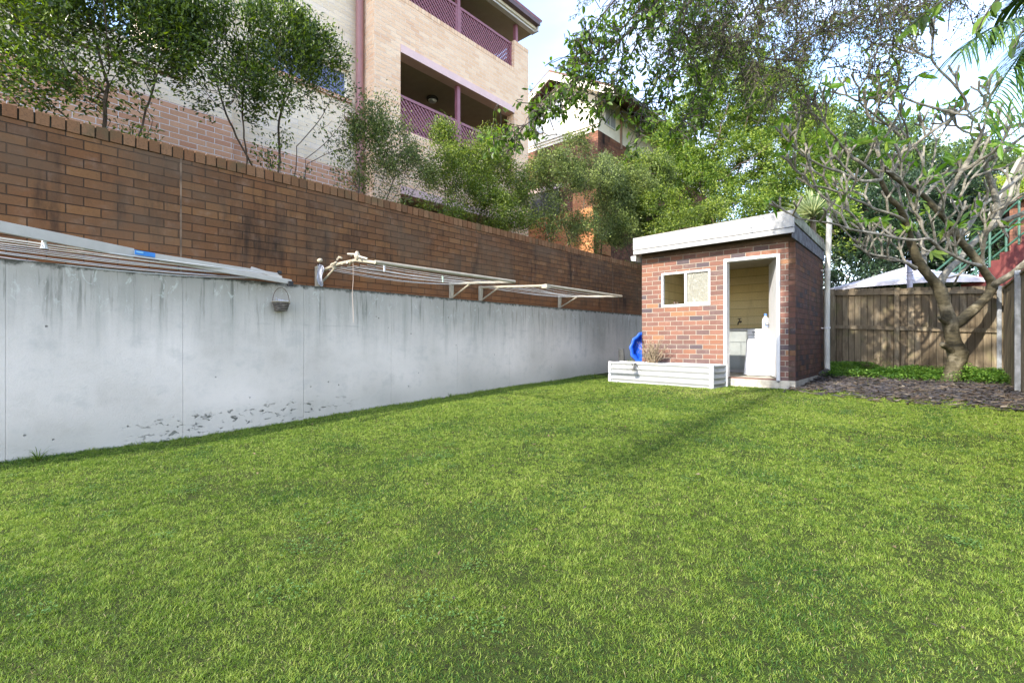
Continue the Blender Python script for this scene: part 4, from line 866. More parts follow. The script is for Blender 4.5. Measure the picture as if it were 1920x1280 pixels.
dense_tree('dark_hedge_tree', wbase(1800, 16.0, .4), [wb(1800, 440, 15.5, 1.2, .9), wb(1760, 350, 17, 1.4, .8), wb(1850, 400, 17, 1.0, .7), wb(1840, 480, 14.5, .8, .7)],
           'dark evergreen behind the frangipani fork and green stair rails', L_gloss, 55, 500, 60, (.12, .05), .3, GT)
L_yel = leaf_mat('yellow_green_leaf', (.18, .26, .03), (.38, .44, .06), (.50, .52, .12), trans=.45)
dense_tree('yellow_tree', wbase(1800, 24, .4), [wb(1790, 390, 24, 1.6, 1.1), wb(1860, 370, 26, 2.0, 1.0), wb(1730, 360, 25, 1.3, 1.0)],
           'sunlit yellow green tree far behind the frangipani branches', L_yel, 56, 420, 50, (.16, .10), .5, GT)
L_far = leaf_mat('far_green_leaf', (.05, .09, .03), (.11, .17, .05), (.2, .27, .08), trans=.35)
dense_tree('distant_tree', wbase(1640, 24, .4), [wb(1600, 330, 23, 2.0, 2.2), wb(1660, 290, 25, 2.2, 1.8), wb(1560, 260, 22, 1.6, 1.8), wb(1720, 330, 26, 2.0, 1.4), wb(1560, 400, 21, 1.6, 1.4)],
           'pale green distant tree seen through the bare frangipani crown', L_far, 57, 650, 55, (.16, .09), .5, GT)
dense_tree('distant_tree', wbase(1900, 34, .4), [wb(1880, 330, 34, 3, 1.6), wb(1950, 380, 30, 3, 2.0), wb(1800, 300, 36, 2.4, 1.4)],
           'hazy distant tree low on the right edge beyond the neighbouring roof', L_far, 58, 420, 50, (.25, .14), .7, GT)

# ------------------------------------------------------------------ frangipani by the rear fence
fr_rng = np.random.default_rng(78)
M_fbark = bark_mat('frangipani_bark', (.030, .026, .015), (.10, .084, .048), (.19, .165, .11), scale=10, ring=True, depth=.008)
M_fbranch = bark_mat('frangipani_branch_bark', (.085, .078, .064), (.24, .22, .175), (.32, .30, .25), scale=12, ring=True, depth=.006)
fr = empty('frangipani_tree', W(1780, 718, 8.27), 'leafless frangipani with a knobbly forked trunk and candelabra branches before the rear fence', 'tree')
def smooth_path(P_, sub=5):
    P_ = np.array(P_, float)
    if len(P_) < 3: return P_
    Q = np.vstack([2*P_[0]-P_[1], P_, 2*P_[-1]-P_[-2]]); out = []
    for i in range(1, len(Q)-2):
        for s in range(sub):
            t = s/sub; a, b, c_, d = Q[i-1], Q[i], Q[i+1], Q[i+2]
            out.append(.5*((2*b)+(-a+c_)*t+(2*a-5*b+4*c_-d)*t*t+(-a+3*b-3*c_+d)*t**3))
    out.append(P_[-1]); return np.array(out)
def limb(mb, pts, sub=5, n=10, wob=.06):
    "pts: (px,py,d,radius)"
    A_ = np.array([np.append(W(a, b, d), r) for a, b, d, r in pts]); S = smooth_path(A_, sub)
    rr = S[:, 3]*(1+wob*fr_rng.normal(0, 1, len(S))); mb.tube(S[:, :3], np.maximum(rr, .006), n); return S
tr = MB(); D0 = 8.27
limb(tr, [(1779, 722, D0, .150), (1784, 706, D0, .128), (1790, 686, D0, .118), (1796, 668, D0, .138), (1793, 655, D0, .132), (1788, 640, D0, .108), (1784, 622, D0, .104), (1781, 606, D0, .112), (1777, 590, D0, .098), (1771, 570, D0, .09), (1764, 548, D0, .096), (1757, 535, D0, .085), (1742, 517, 8.2, .070), (1728, 499, 8.1, .072), (1716, 476, 8.05, .065), (1706, 446, 8.0, .060), (1697, 415, 7.9, .05), (1685, 388, 7.8, .042), (1667, 370, 7.7, .036), (1651, 337, 7.6, .034)], 4, 14, .03)
limb(tr, [(1784, 612, D0, .09), (1798, 604, 8.3, .082), (1812, 592, 8.3, .080), (1828, 578, 8.3, .074), (1846, 561, 8.3, .070), (1858, 545, 8.3, .07), (1860, 530, 8.3, .072), (1850, 515, 8.25, .058), (1839, 497, 8.2, .058), (1822, 476, 8.15, .062), (1808, 460, 8.1, .055), (1794, 443, 8.05, .052), (1776, 416, 8.0, .045), (1757, 394, 7.9, .046), (1733, 368, 7.9, .038), (1706, 352, 7.8, .034), (1680, 335, 7.7, .032), (1655, 312, 7.6, .030)], 4, 12, .04)
# pruned stubs
limb(tr, [(1793, 662, D0, .08), (1774, 650, 8.2, .05), (1767, 646, 8.15, .046), (1765, 645, 8.14, .02)], 4, 10)
limb(tr, [(1796, 668, D0, .09), (1806, 661, 8.2, .055), (1811, 659, 8.15, .045)], 4, 10)
limb(tr, [(1783, 610, D0, .06), (1766, 600, 8.2, .035), (1761, 595, 8.15, .028)], 4, 8)
trunk = tr.build('trunk', M_fbark, fr, smooth=True)
br = MB(); seeds = []
def lb(pts, spawn=True, sub=4):
    S = limb(br, pts, sub, 8, .04)
    if spawn: seeds.append(S)
    return S
lb([(1759, 542, D0, .06), (1768, 520, 8.4, .062), (1783, 501, 8.6, .055), (1798, 488, 8.8, .05), (1815, 466, 9.0, .05), (1840, 442, 9.0, .048), (1866, 422, 8.9, .045), (1892, 410, 8.8, .04), (1918, 400, 8.7, .038), (1950, 380, 8.6, .03)])
lb([(1860, 535, 8.3, .05), (1875, 527, 8.1, .052), (1897, 514, 7.9, .048), (1919, 496, 7.7, .046), (1950, 470, 7.5, .04)])
lb([(1842, 500, 8.2, .04), (1842, 482, 8.1, .026), (1844, 464, 8.0, .026), (1848, 445, 7.9, .024), (1857, 424, 7.8, .03), (1866, 409, 7.8, .034), (1870, 389, 7.8, .036), (1866, 368, 7.8, .046), (1861, 350, 7.8, .044), (1853, 328, 7.8, .042), (1849, 306, 7.8, .036), (1864, 294, 7.7, .030), (1886, 280, 7.6, .028), (1910, 262, 7.5, .024)])
lb([(1849, 306, 7.8, .03), (1838, 290, 7.7, .02), (1832, 276, 7.6, .018)])
lb([(1839, 498, 8.2, .04), (1822, 494, 8.0, .026), (1809, 490, 7.9, .027), (1797, 484, 7.85, .026), (1785, 477, 7.8, .026), (1768, 470, 7.75, .026), (1755, 459, 7.7, .026), (1741, 448, 7.6, .026), (1722, 450, 7.5, .022), (1700, 449, 7.4, .021), (1673, 445, 7.3, .02), (1655, 440, 7.2, .019), (1630, 436, 7.1, .017), (1600, 431, 7.0, .016), (1560, 419, 6.9, .014), (1530, 415, 6.8, .012), (1505, 411, 6.7, .009)])
lb([(1741, 448, 7.6, .024), (1730, 430, 7.6, .02), (1727, 412, 7.6, .02), (1718, 400, 7.6, .018), (1706, 375, 7.6, .018), (1700, 355, 7.5, .015)])
lb([(1785, 477, 7.8, .024), (1779, 455, 7.7, .02), (1776, 432, 7.7, .02), (1774, 412, 7.7, .02), (1766, 398, 7.6, .022), (1762, 385, 7.6, .024), (1785, 350, 7.6, .03), (1800, 325, 7.5, .032), (1815, 303, 7.5, .032), (1830, 270, 7.4, .026), (1845, 240, 7.3, .022)])
lb([(1775, 412, 7.8, .024), (1790, 398, 7.7, .018), (1797, 380, 7.7, .018), (1802, 365, 7.6, .02), (1808, 356, 7.6, .018), (1822, 335, 7.6, .016), (1840, 315, 7.6, .014)])
lb([(1716, 503, 8.1, .04), (1702, 494, 7.9, .024), (1687, 489, 7.8, .024), (1665, 482, 7.7, .022), (1643, 479, 7.6, .02), (1625, 473, 7.5, .018), (1621, 462, 7.5, .014), (1610, 455, 7.4, .012), (1598, 447, 7.4, .010)])
lb([(1643, 479, 7.6, .016), (1637, 460, 7.5, .015), (1627, 440, 7.5, .014), (1618, 424, 7.4, .013), (1607, 412, 7.4, .010)])
lb([(1687, 489, 7.8, .018), (1670, 488, 7.7, .014), (1654, 484, 7.7, .012), (1636, 484, 7.6, .010)])
lb([(1732, 505, 8.2, .04), (1733, 485, 8.4, .035), (1730, 465, 8.5, .034), (1722, 440, 8.6, .032), (1712, 425, 8.7, .03), (1700, 405, 8.8, .028), (1690, 380, 8.8, .024)])
lb([(1734, 480, 8.4, .026), (1748, 466, 8.5, .024), (1765, 452, 8.6, .024), (1790, 440, 8.7, .024), (1815, 420, 8.8, .024), (1830, 400, 8.8, .03), (1850, 395, 8.8, .026), (1880, 385, 8.8, .022)])
lb([(1697, 415, 7.9, .035), (1680, 405, 7.7, .024), (1660, 398, 7.6, .022), (1640, 392, 7.5, .02), (1618, 380, 7.4, .018), (1596, 372, 7.3, .017), (1570, 360, 7.2, .016), (1545, 352, 7.1, .015), (1520, 348, 7.0, .013)])
lb([(1651, 337, 7.6, .03), (1630, 318, 7.4, .026), (1610, 302, 7.3, .024), (1595, 294, 7.3, .022), (1575, 270, 7.2, .018), (1565, 255, 7.1, .016)])
lb([(1651, 337, 7.6, .03), (1655, 312, 7.6, .026), (1648, 290, 7.6, .022), (1645, 268, 7.6, .02), (1640, 250, 7.5, .018)])
lb([(1665, 325, 7.7, .03), (1680, 310, 7.7, .024), (1692, 285, 7.7, .022), (1696, 268, 7.7, .022), (1680, 248, 7.7, .02), (1655, 228, 7.6, .018), (1630, 208, 7.5, .014)])
lb([(1706, 352, 7.8, .026), (1727, 330, 7.8, .017), (1730, 305, 7.7, .017), (1722, 285, 7.7, .016), (1705, 262, 7.7, .016), (1700, 240, 7.6, .014)])
lb([(1726, 362, 7.8, .028), (1735, 345, 8.0, .020), (1745, 318, 8.0, .018), (1752, 292, 8.0, .016)])
lb([(1733, 368, 7.9, .03), (1760, 340, 8.2, .026), (1790, 318, 8.3, .024), (1810, 300, 8.3, .02), (1835, 275, 8.3, .018)])
lb([(1797, 445, 8.1, .04), (1820, 420, 8.3, .034), (1838, 390, 8.4, .03), (1860, 372, 8.4, .028), (1890, 350, 8.4, .026), (1915, 330, 8.4, .022)])
lb([(1866, 422, 8.9, .035), (1880, 395, 8.8, .032), (1893, 370, 8.7, .03), (1900, 345, 8.7, .028), (1912, 320, 8.7, .024), (1925, 290, 8.7, .02)])
lb([(1651, 337, 7.6, .03), (1625, 340, 7.3, .022), (1600, 335, 7.2, .02), (1575, 322, 7.1, .018), (1550, 315, 7.0, .016), (1520, 300, 6.9, .013)])
lb([(1692, 285, 7.7, .022), (1720, 268, 7.6, .022), (1750, 245, 7.5, .022), (1790, 215, 7.4, .024), (1760, 205, 7.3, .02), (1725, 195, 7.3, .017)])
lb([(1790, 215, 7.4, .022), (1812, 195, 7.3, .02), (1790, 160, 7.2, .018), (1765, 135, 7.2, .016)])
lb([(1620, 430, 7.1, .014), (1596, 400, 7.1, .013), (1575, 388, 7.0, .012), (1555, 378, 7.0, .010)], True)
tips_f = []
def cand(p, d, r, lev, L):
    k = 4; pts = [p]; q = p; dd = d
    for i in range(k):
        dd = norm(dd+np.array([0, 0, .11])+fr_rng.normal(0, .06, 3)); q = q+dd*L/k; pts.append(q)
    r1 = max(r*.86, .0150); rr = [r+(r1-r)*i/k for i in range(k+1)]
    
    if lev <= 0: rr[-1] *= .8; rr[-2] *= 1.18
    br.tube(pts, rr, 6)
    if lev <= 0: tips_f.append((q, dd)); return
    nf = 2 if fr_rng.random() < .72 else 3; ax = norm(np.cross(dd, fr_rng.normal(0, 1, 3)))
    for j in range(nf):
        a = 2*math.pi*j/nf+fr_rng.uniform(-.4, .4); e1 = ax; e2 = np.cross(dd, ax); side_ = e1*math.cos(a)+e2*math.sin(a)
        cand(q, norm(dd*.95+side_*fr_rng.uniform(.5, .85)), r1*.86, lev-1, L*fr_rng.uniform(.66, .92))
for S in seeds:
    e = S[-1]; d = norm(S[-1][:3]-S[-4][:3]); cand(e[:3], norm(d+fr_rng.normal(0, .15, 3)), e[3]*.9, 3 if e[3] > .012 else 2, .26)
    Ls = len(S); i = 5+int(fr_rng.integers(0, 3))
    while i < Ls-3:
        if S[i][3] < .04:
            d = norm(S[i][:3]-S[i-2][:3]); sd = norm(fr_rng.normal(0, 1, 3)+np.array([0, 0, .7])); cand(S[i][:3], norm(d*.6+sd*.9), max(min(S[i][3]*.85, .028), .019), int(fr_rng.integers(1, 3)), .23)
        i += int(fr_rng.integers(5, 10))
br.build('branch', M_fbranch, fr, smooth=True)
L_fr = leaf_mat('frangipani_leaf', (.10, .20, .03), (.18, .32, .05), (.26, .36, .07), trans=.45, rough=.35)
P, Dd_, Ls_ = [], [], []
for q, d in tips_f:
    if fr_rng.random() < .45:
        for _ in range(int(fr_rng.integers(1, 5))): P.append(q); Dd_.append(norm(d*.4+fr_rng.normal(0, .6, 3))); Ls_.append(fr_rng.uniform(.13, .28))
Ls_ = np.array(Ls_); leaf_mesh('foliage', P, Dd_, Ls_, Ls_*.28, L_fr, fr, seed=5, shape='big', droop=.25)

# ------------------------------------------------------------------ yucca on the far side of the shed roof
yc = W(1524, 404, 11.0); yk = empty('yucca', (yc[0], yc[1], .5), 'variegated cream striped yucca rosette showing above the right end of the shed roof', 'yucca')
r_ = np.random.default_rng(9); MB().tube([(yc[0]+.1, yc[1]+.1, .4), (yc[0]+.04, yc[1]+.03, 1.6), (yc[0], yc[1], yc[2]-.05)], [.07, .06, .06], 9).build('trunk', M_bark2, yk, smooth=True)
V, f4, f3, rn = [], [], [], []
for k in range(120):
    a = r_.uniform(0, 6.28); el = r_.uniform(-.35, 1.45); L_ = r_.uniform(.55, .85); w = .032; d = np.array([math.cos(a)*math.cos(el), math.sin(a)*math.cos(el), math.sin(el)]); s_ = norm(np.cross(d, (0, 0, 1)))
    up_ = np.cross(s_, d); b = len(V); q0 = yc+(0, 0, r_.uniform(-.06, .06))
    for t in (0, .33, .66):
        c_ = q0+d*L_*t-np.array([0, 0, 1])*L_*.13*t*t; ww = w*(1-.35*t)
        V += [c_-s_*ww+up_*ww*.5, c_, c_+s_*ww+up_*ww*.5]
    V.append(q0+d*L_-np.array([0, 0, 1])*L_*.13); rr = r_.random()
    for t in range(2):
        o_ = b+3*t; f4 += [(o_, o_+1, o_+4, o_+3), (o_+1, o_+2, o_+5, o_+4)]; rn += [rr*.3+.7, rr*.3]
    f3 += [(b+6, b+7, b+9), (b+7, b+8, b+9)]
np_mesh('foliage', V, [f4, f3], leaf_mat('yucca_leaf', (.14, .22, .09), (.62, .64, .36), trans=.35), yk, rnd=[np.array(rn), np.tile([.8, .2], len(f3)//2)], uv=False)
# strappy plant behind the planter
def straps(c, n_, Lr, w, seed, el0=.5, el1=1.4, bend=.5):
    r_ = np.random.default_rng(seed); V, f4, rr = [], [], []
    for k in range(n_):
        a = r_.uniform(0, 6.28); el = r_.uniform(el0, el1); L_ = r_.uniform(*Lr); d = np.array([math.cos(a)*math.cos(el), math.sin(a)*math.cos(el), math.sin(el)]); s_ = norm(np.cross(d, (0, 0, 1.))); b = len(V); m = 6
        for t in np.linspace(0, 1, m):
            c_ = np.array(c)+d*L_*t-np.array([0, 0, 1])*L_*bend*t*t*t; ww = w*(1-t*.85); V += [c_-s_*ww, c_+s_*ww]
        for i in range(m-1): f4.append((b+2*i, b+2*i+1, b+2*i+3, b+2*i+2)); rr.append(r_.random())
    return V, f4, rr
V, f4, rr = straps((-5.0, 9.6, .28), 70, (.4, .75), .011, 4); o = np_mesh('strappy_plant', V, [f4], L_grey, origin=(-5.0, 9.6, .28), rnd=[np.array(rr)], uv=False); tag(o, 'clump of thin strappy green leaves between the concrete wall and the blue shell', 'plant')

# ------------------------------------------------------------------ overhanging tree: trunk outside the side fence, limbs over the yard
ov = empty('overhanging_tree', (3.6, 4.6, 0), 'overhanging tree with fine drooping twigs and small leaves across the top of the view', 'tree')
o_rng = np.random.default_rng(61); M_twig = bark_mat('twig_bark', (.03, .024, .018), (.085, .07, .055), scale=18)
tk = MB(); T0 = np.array([3.6, 4.6, 0.])
tk.tube(smooth_path([T0, T0+(-.1, .05, 1.5), T0+(-.35, .1, 3.0), T0+(-.9, .3, 4.4)]), np.linspace(.20, .12, 16), 10); tk.build('trunk', M_bark2, ov, smooth=True)
crown0 = T0+(-.9, .3, 4.4); bw = MB(); LP_, LD, LL, LW = [], [], [], []; SP, SD, SL = [], [], []
def arch(pts, r0, r1): S = smooth_path(pts, 6); bw.tube(S, np.linspace(r0, r1, len(S)), 7); return S
mains = []
for tgt in ((1160, -70, 4.6), (1290, -90, 5.4), (1420, -60, 6.2), (1540, -80, 6.8), (1640, -60, 7.0), (1760, -80, 6.4), (1860, -60, 5.6), (1230, -160, 4.2), (1480, -150, 5.6)):
    t_ = W(*tgt); mid = (crown0+t_)/2+(0, 0, .55); mains.append(arch([crown0, (crown0+mid)/2+(0, 0, .25), mid, t_+(0, 0, .15), t_], .06, .018))
def twig(p, target, r, leafn, llen, kind, droop=.25):
    "one drooping twig from p to target, with leaves along it"
    p = np.array(p); t_ = np.array(target); m = 9; pts = []
    side_ = o_rng.normal(0, .10, 3)
    for k in range(m):
        t = k/(m-1); q = p+(t_-p)*t; q = q+np.array([0, 0, 1])*math.sin(math.pi*t)*droop*np.linalg.norm(t_-p)*.5+side_*math.sin(math.pi*t)+o_rng.normal(0, .012, 3)*(t > 0); pts.append(q)
    bw.tube(pts, np.linspace(max(r, .0045), .0032, m), 4); pts = np.array(pts)
    for _ in range(leafn):
        t = o_rng.random()**.75; i = min(int(t*(m-1)), m-2); q = pts[i]+(pts[i+1]-pts[i])*o_rng.random(); d = norm(norm(pts[i+1]-pts[i])*.6+o_rng.normal(0, .55, 3)+np.array([0, 0, -.55]))
        off = d*o_rng.uniform(.0, .04); (LP_ if kind else SP).append(q+off); (LD if kind else SD).append(d); (LL if kind else SL).append(llen*o_rng.uniform(.6, 1.25))
    return pts
def near_main(t_):
    best = None
    for S in mains:
        d = ((S[6:]-t_)**2).sum(1); i = d.argmin()
        if best is None or d[i] < best[0]: best = (d[i], S[6+i])
    return best[1]
# long leafy sprays at the left of the tree
sprays = [((1240, -20, 4.6), (1150, 90, 4.5), (1060, 170, 4.4), (985, 235, 4.3), (925, 262, 4.2)), ((1180, -40, 4.6), (1120, 40, 4.5), (1085, 80, 4.5), (1078, 120, 4.4)),
          ((1260, -30, 4.8), (1190, 90, 4.7), (1150, 170, 4.6), (1110, 200, 4.5)), ((1300, -30, 5.0), (1260, 90, 4.9), (1215, 170, 4.8), (1195, 262, 4.7)),
          ((1290, -30, 5.2), (1280, 60, 5.1), (1265, 150, 5.0), (1225, 215, 4.9)), ((1330, -30, 5.4), (1310, 90, 5.3), (1300, 190, 5.2), (1270, 240, 5.1)),
          ((1430, -40, 6.2), (1424, 60, 6.1), (1402, 120, 6.0), (1398, 196, 5.9)), ((1380, -40, 5.8), (1350, 90, 5.7), (1330, 170, 5.6), (1318, 240, 5.5)),
          ((1230, -30, 4.7), (1170, 50, 4.6), (1100, 120, 4.5), (1040, 190, 4.4), (1010, 215, 4.35))]
for sp in sprays:
    c_ = [W(*q) for q in sp]; st_ = near_main(c_[0]); S = smooth_path([st_]+c_, 6); bw.tube(S, np.linspace(.013, .003, len(S)), 5)
    for i in range(5, len(S)):
        for _ in range(3):
            if o_rng.random() < .9:
                L_ = o_rng.uniform(.10, .42)*(1.05-.5*i/len(S)); d = norm(norm(S[i]-S[i-1])*.7+o_rng.normal(0, .6, 3)+np.array([0, 0, -.45])); twig(S[i], S[i]+d*L_, .0035, int(7+L_*16), .062, 1, .15)
# dense tangle of fine branchlets
for k in range(124):
    px = o_rng.uniform(1245, 1745) if k < 96 else o_rng.uniform(1080, 1930); d = o_rng.uniform(5.0, 7.8)
    lim = 40+120*math.exp(-((px-1500)/180)**2)
    if px > 1700 or px < 1250: lim = 10
    st_ = W(px, o_rng.uniform(-110, lim), d); dr = norm(o_rng.normal(0, 1, 3)*(1, 1, .5)+np.array([-.3, -.1, -.45])); Lb = o_rng.uniform(.4, .95); m = 10; q = st_.copy(); pts = [q]
    for j in range(m): dr = norm(dr+o_rng.normal(0, .16, 3)+np.array([0, 0, -.07])); q = q+dr*Lb/m; pts.append(q)
    bw.tube(pts, np.linspace(.008, .003, m+1), 4)
    for j in range(1, m+1):
        for _ in range(2):
            if o_rng.random() < .75: L_ = o_rng.uniform(.10, .32); d2 = norm(norm(pts[j]-pts[j-1])*.6+o_rng.normal(0, .7, 3)+np.array([0, 0, -.35])); twig(pts[j], pts[j]+d2*L_, .0028, int(6+L_*34), .040, 0, .12)
for k in range(70):                                                # connecting branchlets above
    px = o_rng.uniform(1100, 1800); d = o_rng.uniform(4.8, 7.4); t_ = W(px, o_rng.uniform(-60, 70), d); s_ = near_main(t_); bw.tube(smooth_path([s_, (s_+t_)/2+(0, 0, .12)+o_rng.normal(0, .1, 3), t_]), np.linspace(.014, .005, 11), 5)
# unseen bough added above and behind the viewer to cast the lawn's shadow streak
bw.tube(smooth_path([crown0, crown0+(-.2, -.8, 2.0), (1.4, 1.6, 7.6), (-.8, .4, 7.9), (-2.4, -.2, 7.2), (-2.75, -.65, 5.7), (-2.62, -.95, 4.6), (-2.45, -1.2, 3.5), (-2.30, -1.39, 2.75)], 6), np.concatenate([np.linspace(.13, .05, 26), np.linspace(.045, .006, 23)]), 8)
bq = smooth_path([(-2.75, -.65, 5.7), (-2.62, -.95, 4.6), (-2.45, -1.2, 3.5), (-2.30, -1.39, 2.75)], 40); bi = o_rng.integers(0, len(bq), 5200); bl_off = o_rng.normal(0, .15, (5200, 3))
leaf_mesh('foliage', bq[bi]+bl_off, o_rng.normal(0, 1, (5200, 3))+(0, 0, -.5), o_rng.uniform(.03, .05, 5200), .018, L_mid, ov, seed=70)  # leaf cloud added around the unseen bough to soften its shadow
bw.build('branch', M_twig, ov, smooth=True)
L_ov = leaf_mat('overhead_leaf', (.045, .085, .012), (.10, .17, .022), (.17, .27, .04), trans=.5, rough=.4)
L_ovs = leaf_mat('overhead_small_leaf', (.05, .045, .025), (.085, .12, .025), (.14, .19, .04), trans=.5, rough=.45)
LL = np.array(LL); SL = np.array(SL)
leaf_mesh('foliage', LP_, LD, LL, LL*.46, L_ov, ov, seed=71, shape='big', droop=.2)
leaf_mesh('foliage', SP, SD, SL, SL*.45, L_ovs, ov, seed=72)
# large leaved twig hanging in the upper right
bl = MB(); P, Dl, Ll = [], [], []
for sp in (((1830, -60, 4.6), (1780, -10, 4.6), (1735, 25, 4.6), (1705, 50, 4.6)), ((1920, -60, 4.2), (1860, 10, 4.2), (1830, 60, 4.2)), ((1990, -20, 4.0), (1930, 40, 4.0), (1900, 90, 4.0))):
    c_ = [W(*q) for q in sp]; st_ = near_main(c_[0]); S = smooth_path([st_]+c_, 6); bl.tube(S, np.linspace(.012, .004, len(S)), 5)
    for i in range(8, len(S)):
        if o_rng.random() < .8: P.append(S[i]); Dl.append(norm(norm(S[i]-S[i-1])*.6+o_rng.normal(0, .5, 3)+np.array([0, 0, -.6]))); Ll.append(o_rng.uniform(.10, .19))
bl.build('branch', M_twig, ov, smooth=True); Ll = np.array(Ll)
leaf_mesh('foliage', P, Dl, Ll, Ll*.42, L_ov, ov, seed=73, shape='big', droop=.25)

# ------------------------------------------------------------------ palm at the right edge
pc = W(2020, 120, 4.4); pm = empty('palm_tree', (pc[0], pc[1], 0), 'feather palm reaching long thin drooping leaflets in from the right edge', 'palm')
MB().tube([(pc[0]+.1, pc[1], 0), (pc[0]+.05, pc[1], 1.8), (pc[0], pc[1], pc[2]-.1)], [.09, .075, .06], 10).build('trunk', M_bark2, pm, smooth=True)
L_palm = leaf_mat('palm_leaf', (.02, .06, .012), (.05, .11, .02), (.11, .18, .03), trans=.28, rough=.35)
p_rng = np.random.default_rng(19)
def frond(tip, seed, lift=.35, lf=.42):
    r_ = np.random.default_rng(seed); t_ = np.array(tip); S = smooth_path([pc, pc+(t_-pc)*.35+(0, 0, lift), pc+(t_-pc)*.7+(0, 0, lift*.7), t_], 9)
    fm = MB().tube(S, np.linspace(.014, .003, len(S)), 5); fo = fm.build('frond', L_palm, pm, smooth=True)
    V, f4, rr = [], [], []
    for i in range(5, len(S)-1):
        tg = norm(S[i+1]-S[i]); sd = norm(np.cross(tg, (0, 0, 1.)))
        for s_ in (-1, 1):
            for rep in range(2):
                L_ = lf*(1-.45*abs(2*i/len(S)-1.1))*r_.uniform(.8, 1.15); d = norm(tg*.75+sd*s_*.75+r_.normal(0, .07, 3)+np.array([0, 0, .05])); b = len(V); w_ = norm(np.cross(d, (0, 0, 1.)))*.0085; q0 = S[i]+(S[i+1]-S[i])*rep*.5
                for t in np.linspace(0, 1, 6): c_ = q0+d*L_*t-np.array([0, 0, 1])*L_*.75*t*t; ww = w_*(1-.8*t**2); V += [c_-ww, c_+ww]
                for j in range(5): f4.append((b+2*j, b+2*j+1, b+2*j+3, b+2*j+2)); rr.append(r_.random())
    np_mesh('leaflets', V, [f4], L_palm, fo, rnd=[np.array(rr)], uv=False)
for i, (a, b, d, lift) in enumerate(((1795, 95, 4.3, .35), (1835, 235, 4.0, .45), (1880, 20, 4.8, .4), (1960, 300, 3.8, .4), (1900, 130, 5.0, .4), (2150, 60, 4.6, .4), (2200, 250, 4.2, .4), (2050, 330, 5.2, .4))): frond(W(a, b, d), 100+i, lift)

# ------------------------------------------------------------------ grass, bark bed and ground cover
def in_shed(x, y): return (x > SX0-.02) & (x < SX1+.02) & (y > SY0-.03) & (y < SY1+.05)
def in_planter(x, y): return (x > -4.83) & (x < -2.73) & (y > 8.32-.12*(x+4.8)) & (y < 8.85-.05*(x+4.8))
def bed_edge(x): return 8.55-.30*(x+1.6)+.10*np.sin(x*4.1)+.05*np.sin(x*11)
def in_bed(x, y): return (x > -1.72) & (y > bed_edge(x))
def vnoise(x, y, s, seed):
    r_ = np.random.default_rng(seed); T = r_.random((64, 64)); u, v = x/s+100, y/s+100; i, j = np.floor(u).astype(int), np.floor(v).astype(int); fu, fv = u-i, v-j; fu = fu*fu*(3-2*fu); fv = fv*fv*(3-2*fv)
    g_ = lambda a, b: T[a % 64, b % 64]
    return (g_(i, j)*(1-fu)+g_(i+1, j)*fu)*(1-fv)+(g_(i, j+1)*(1-fu)+g_(i+1, j+1)*fu)*fv
def scatter(n_, x0, x1, y0, y1, r_): return r_.uniform(x0, x1, n_), r_.uniform(y0, y1, n_)
def blades(x, y, z, h, w, lean, r_, rnd):
    n_ = len(x); a = r_.uniform(0, 6.283, n_); la = r_.uniform(0, 6.283, n_); ln = lean*(.4+r_.random(n_)); B_ = np.stack([x, y, z], 1); S = np.stack([np.cos(a), np.sin(a), 0*a], 1)*w[:, None]*.5
    Lv = np.stack([np.cos(la), np.sin(la), 0*la], 1)*(h*ln)[:, None]; U = np.array([0, 0, 1.])
    hz = h*np.sqrt(np.clip(1-np.minimum(ln, 1)**2*.9, .06, 1)); mid = B_+Lv*.32+U*(hz*.58)[:, None]; tip = B_+Lv+U*hz[:, None]
    V = np.stack([B_-S, B_+S, mid+S*.8, mid-S*.8, tip], 1).reshape(-1, 3); b = np.arange(n_)[:, None]*5
    return V, b+[0, 1, 2, 3], b+[3, 2, 4], rnd
g_rng = np.random.default_rng(123); NT_ = 5600000
gx_, gy_ = scatter(NT_, -5.80, 1.9, -1.0, 11.2, g_rng)
gd = -gx_*SA+gy_*CA; gr = gx_*CA+gy_*SA; dist = np.maximum(gd, 1.0)
keep = (gd > .7) & (np.abs(gr) < 1.13*gd+1.0) & ~in_shed(gx_, gy_) & ~in_planter(gx_, gy_) & (gx_ < 1.9)
keep &= ~((gx_ > .85) & (gy_ > 3.5)) & ~((gy_ > 9.2) & (gx_ < SX0)) 
cl_ = vnoise(gx_, gy_, .035, 1)*.7+vnoise(gx_, gy_, .12, 5)*.3
dens = np.clip(1.0*(2.3/dist)**1.15, .0, 1.0)*np.clip(.25+1.5*(cl_-.12), .12, 1.15)
thin = vnoise(gx_, gy_, .55, 2)*.6+vnoise(gx_, gy_, .19, 3)*.4; dens *= np.where(thin > .70, .55, 1)
dry = np.exp(-(((gx_+2.7)/1.1)**2+((gy_-7.55)/.55)**2)); dens *= 1-.4*dry
inb = in_bed(gx_, gy_); dens = np.where(inb, dens*.30*np.clip(1.1-(gy_-bed_edge(gx_))*1.2, .08, 1)*(vnoise(gx_, gy_, .16, 51) > .45), dens)
keep &= g_rng.random(NT_) < dens
x, y = gx_[keep], gy_[keep]; dist = dist[keep]; dry = dry[keep]; inb = inb[keep]; n_ = len(x)
edge = np.exp(-((x+5.80)/.05)**2)+np.exp(-((y-bed_edge(x))/.09)**2)*(x > -1.8)*.8
tuft = vnoise(x, y, .16, 7)
h = .82*(.008+.012*g_rng.random(n_)+.010*tuft+.016*(vnoise(x, y, .032, 40)-.3).clip(0))*(1+.9*edge)*(1+.6*inb); h *= np.clip(.85+.06*dist, .9, 1.35)
w = (.0017+.0012*g_rng.random(n_))*np.clip(dist/2.2, 1, 3.2)**.75
patch = vnoise(x, y, .9, 9)*.5+vnoise(x, y, .33, 10)*.15+vnoise(x, y, 2.2, 12)*.35
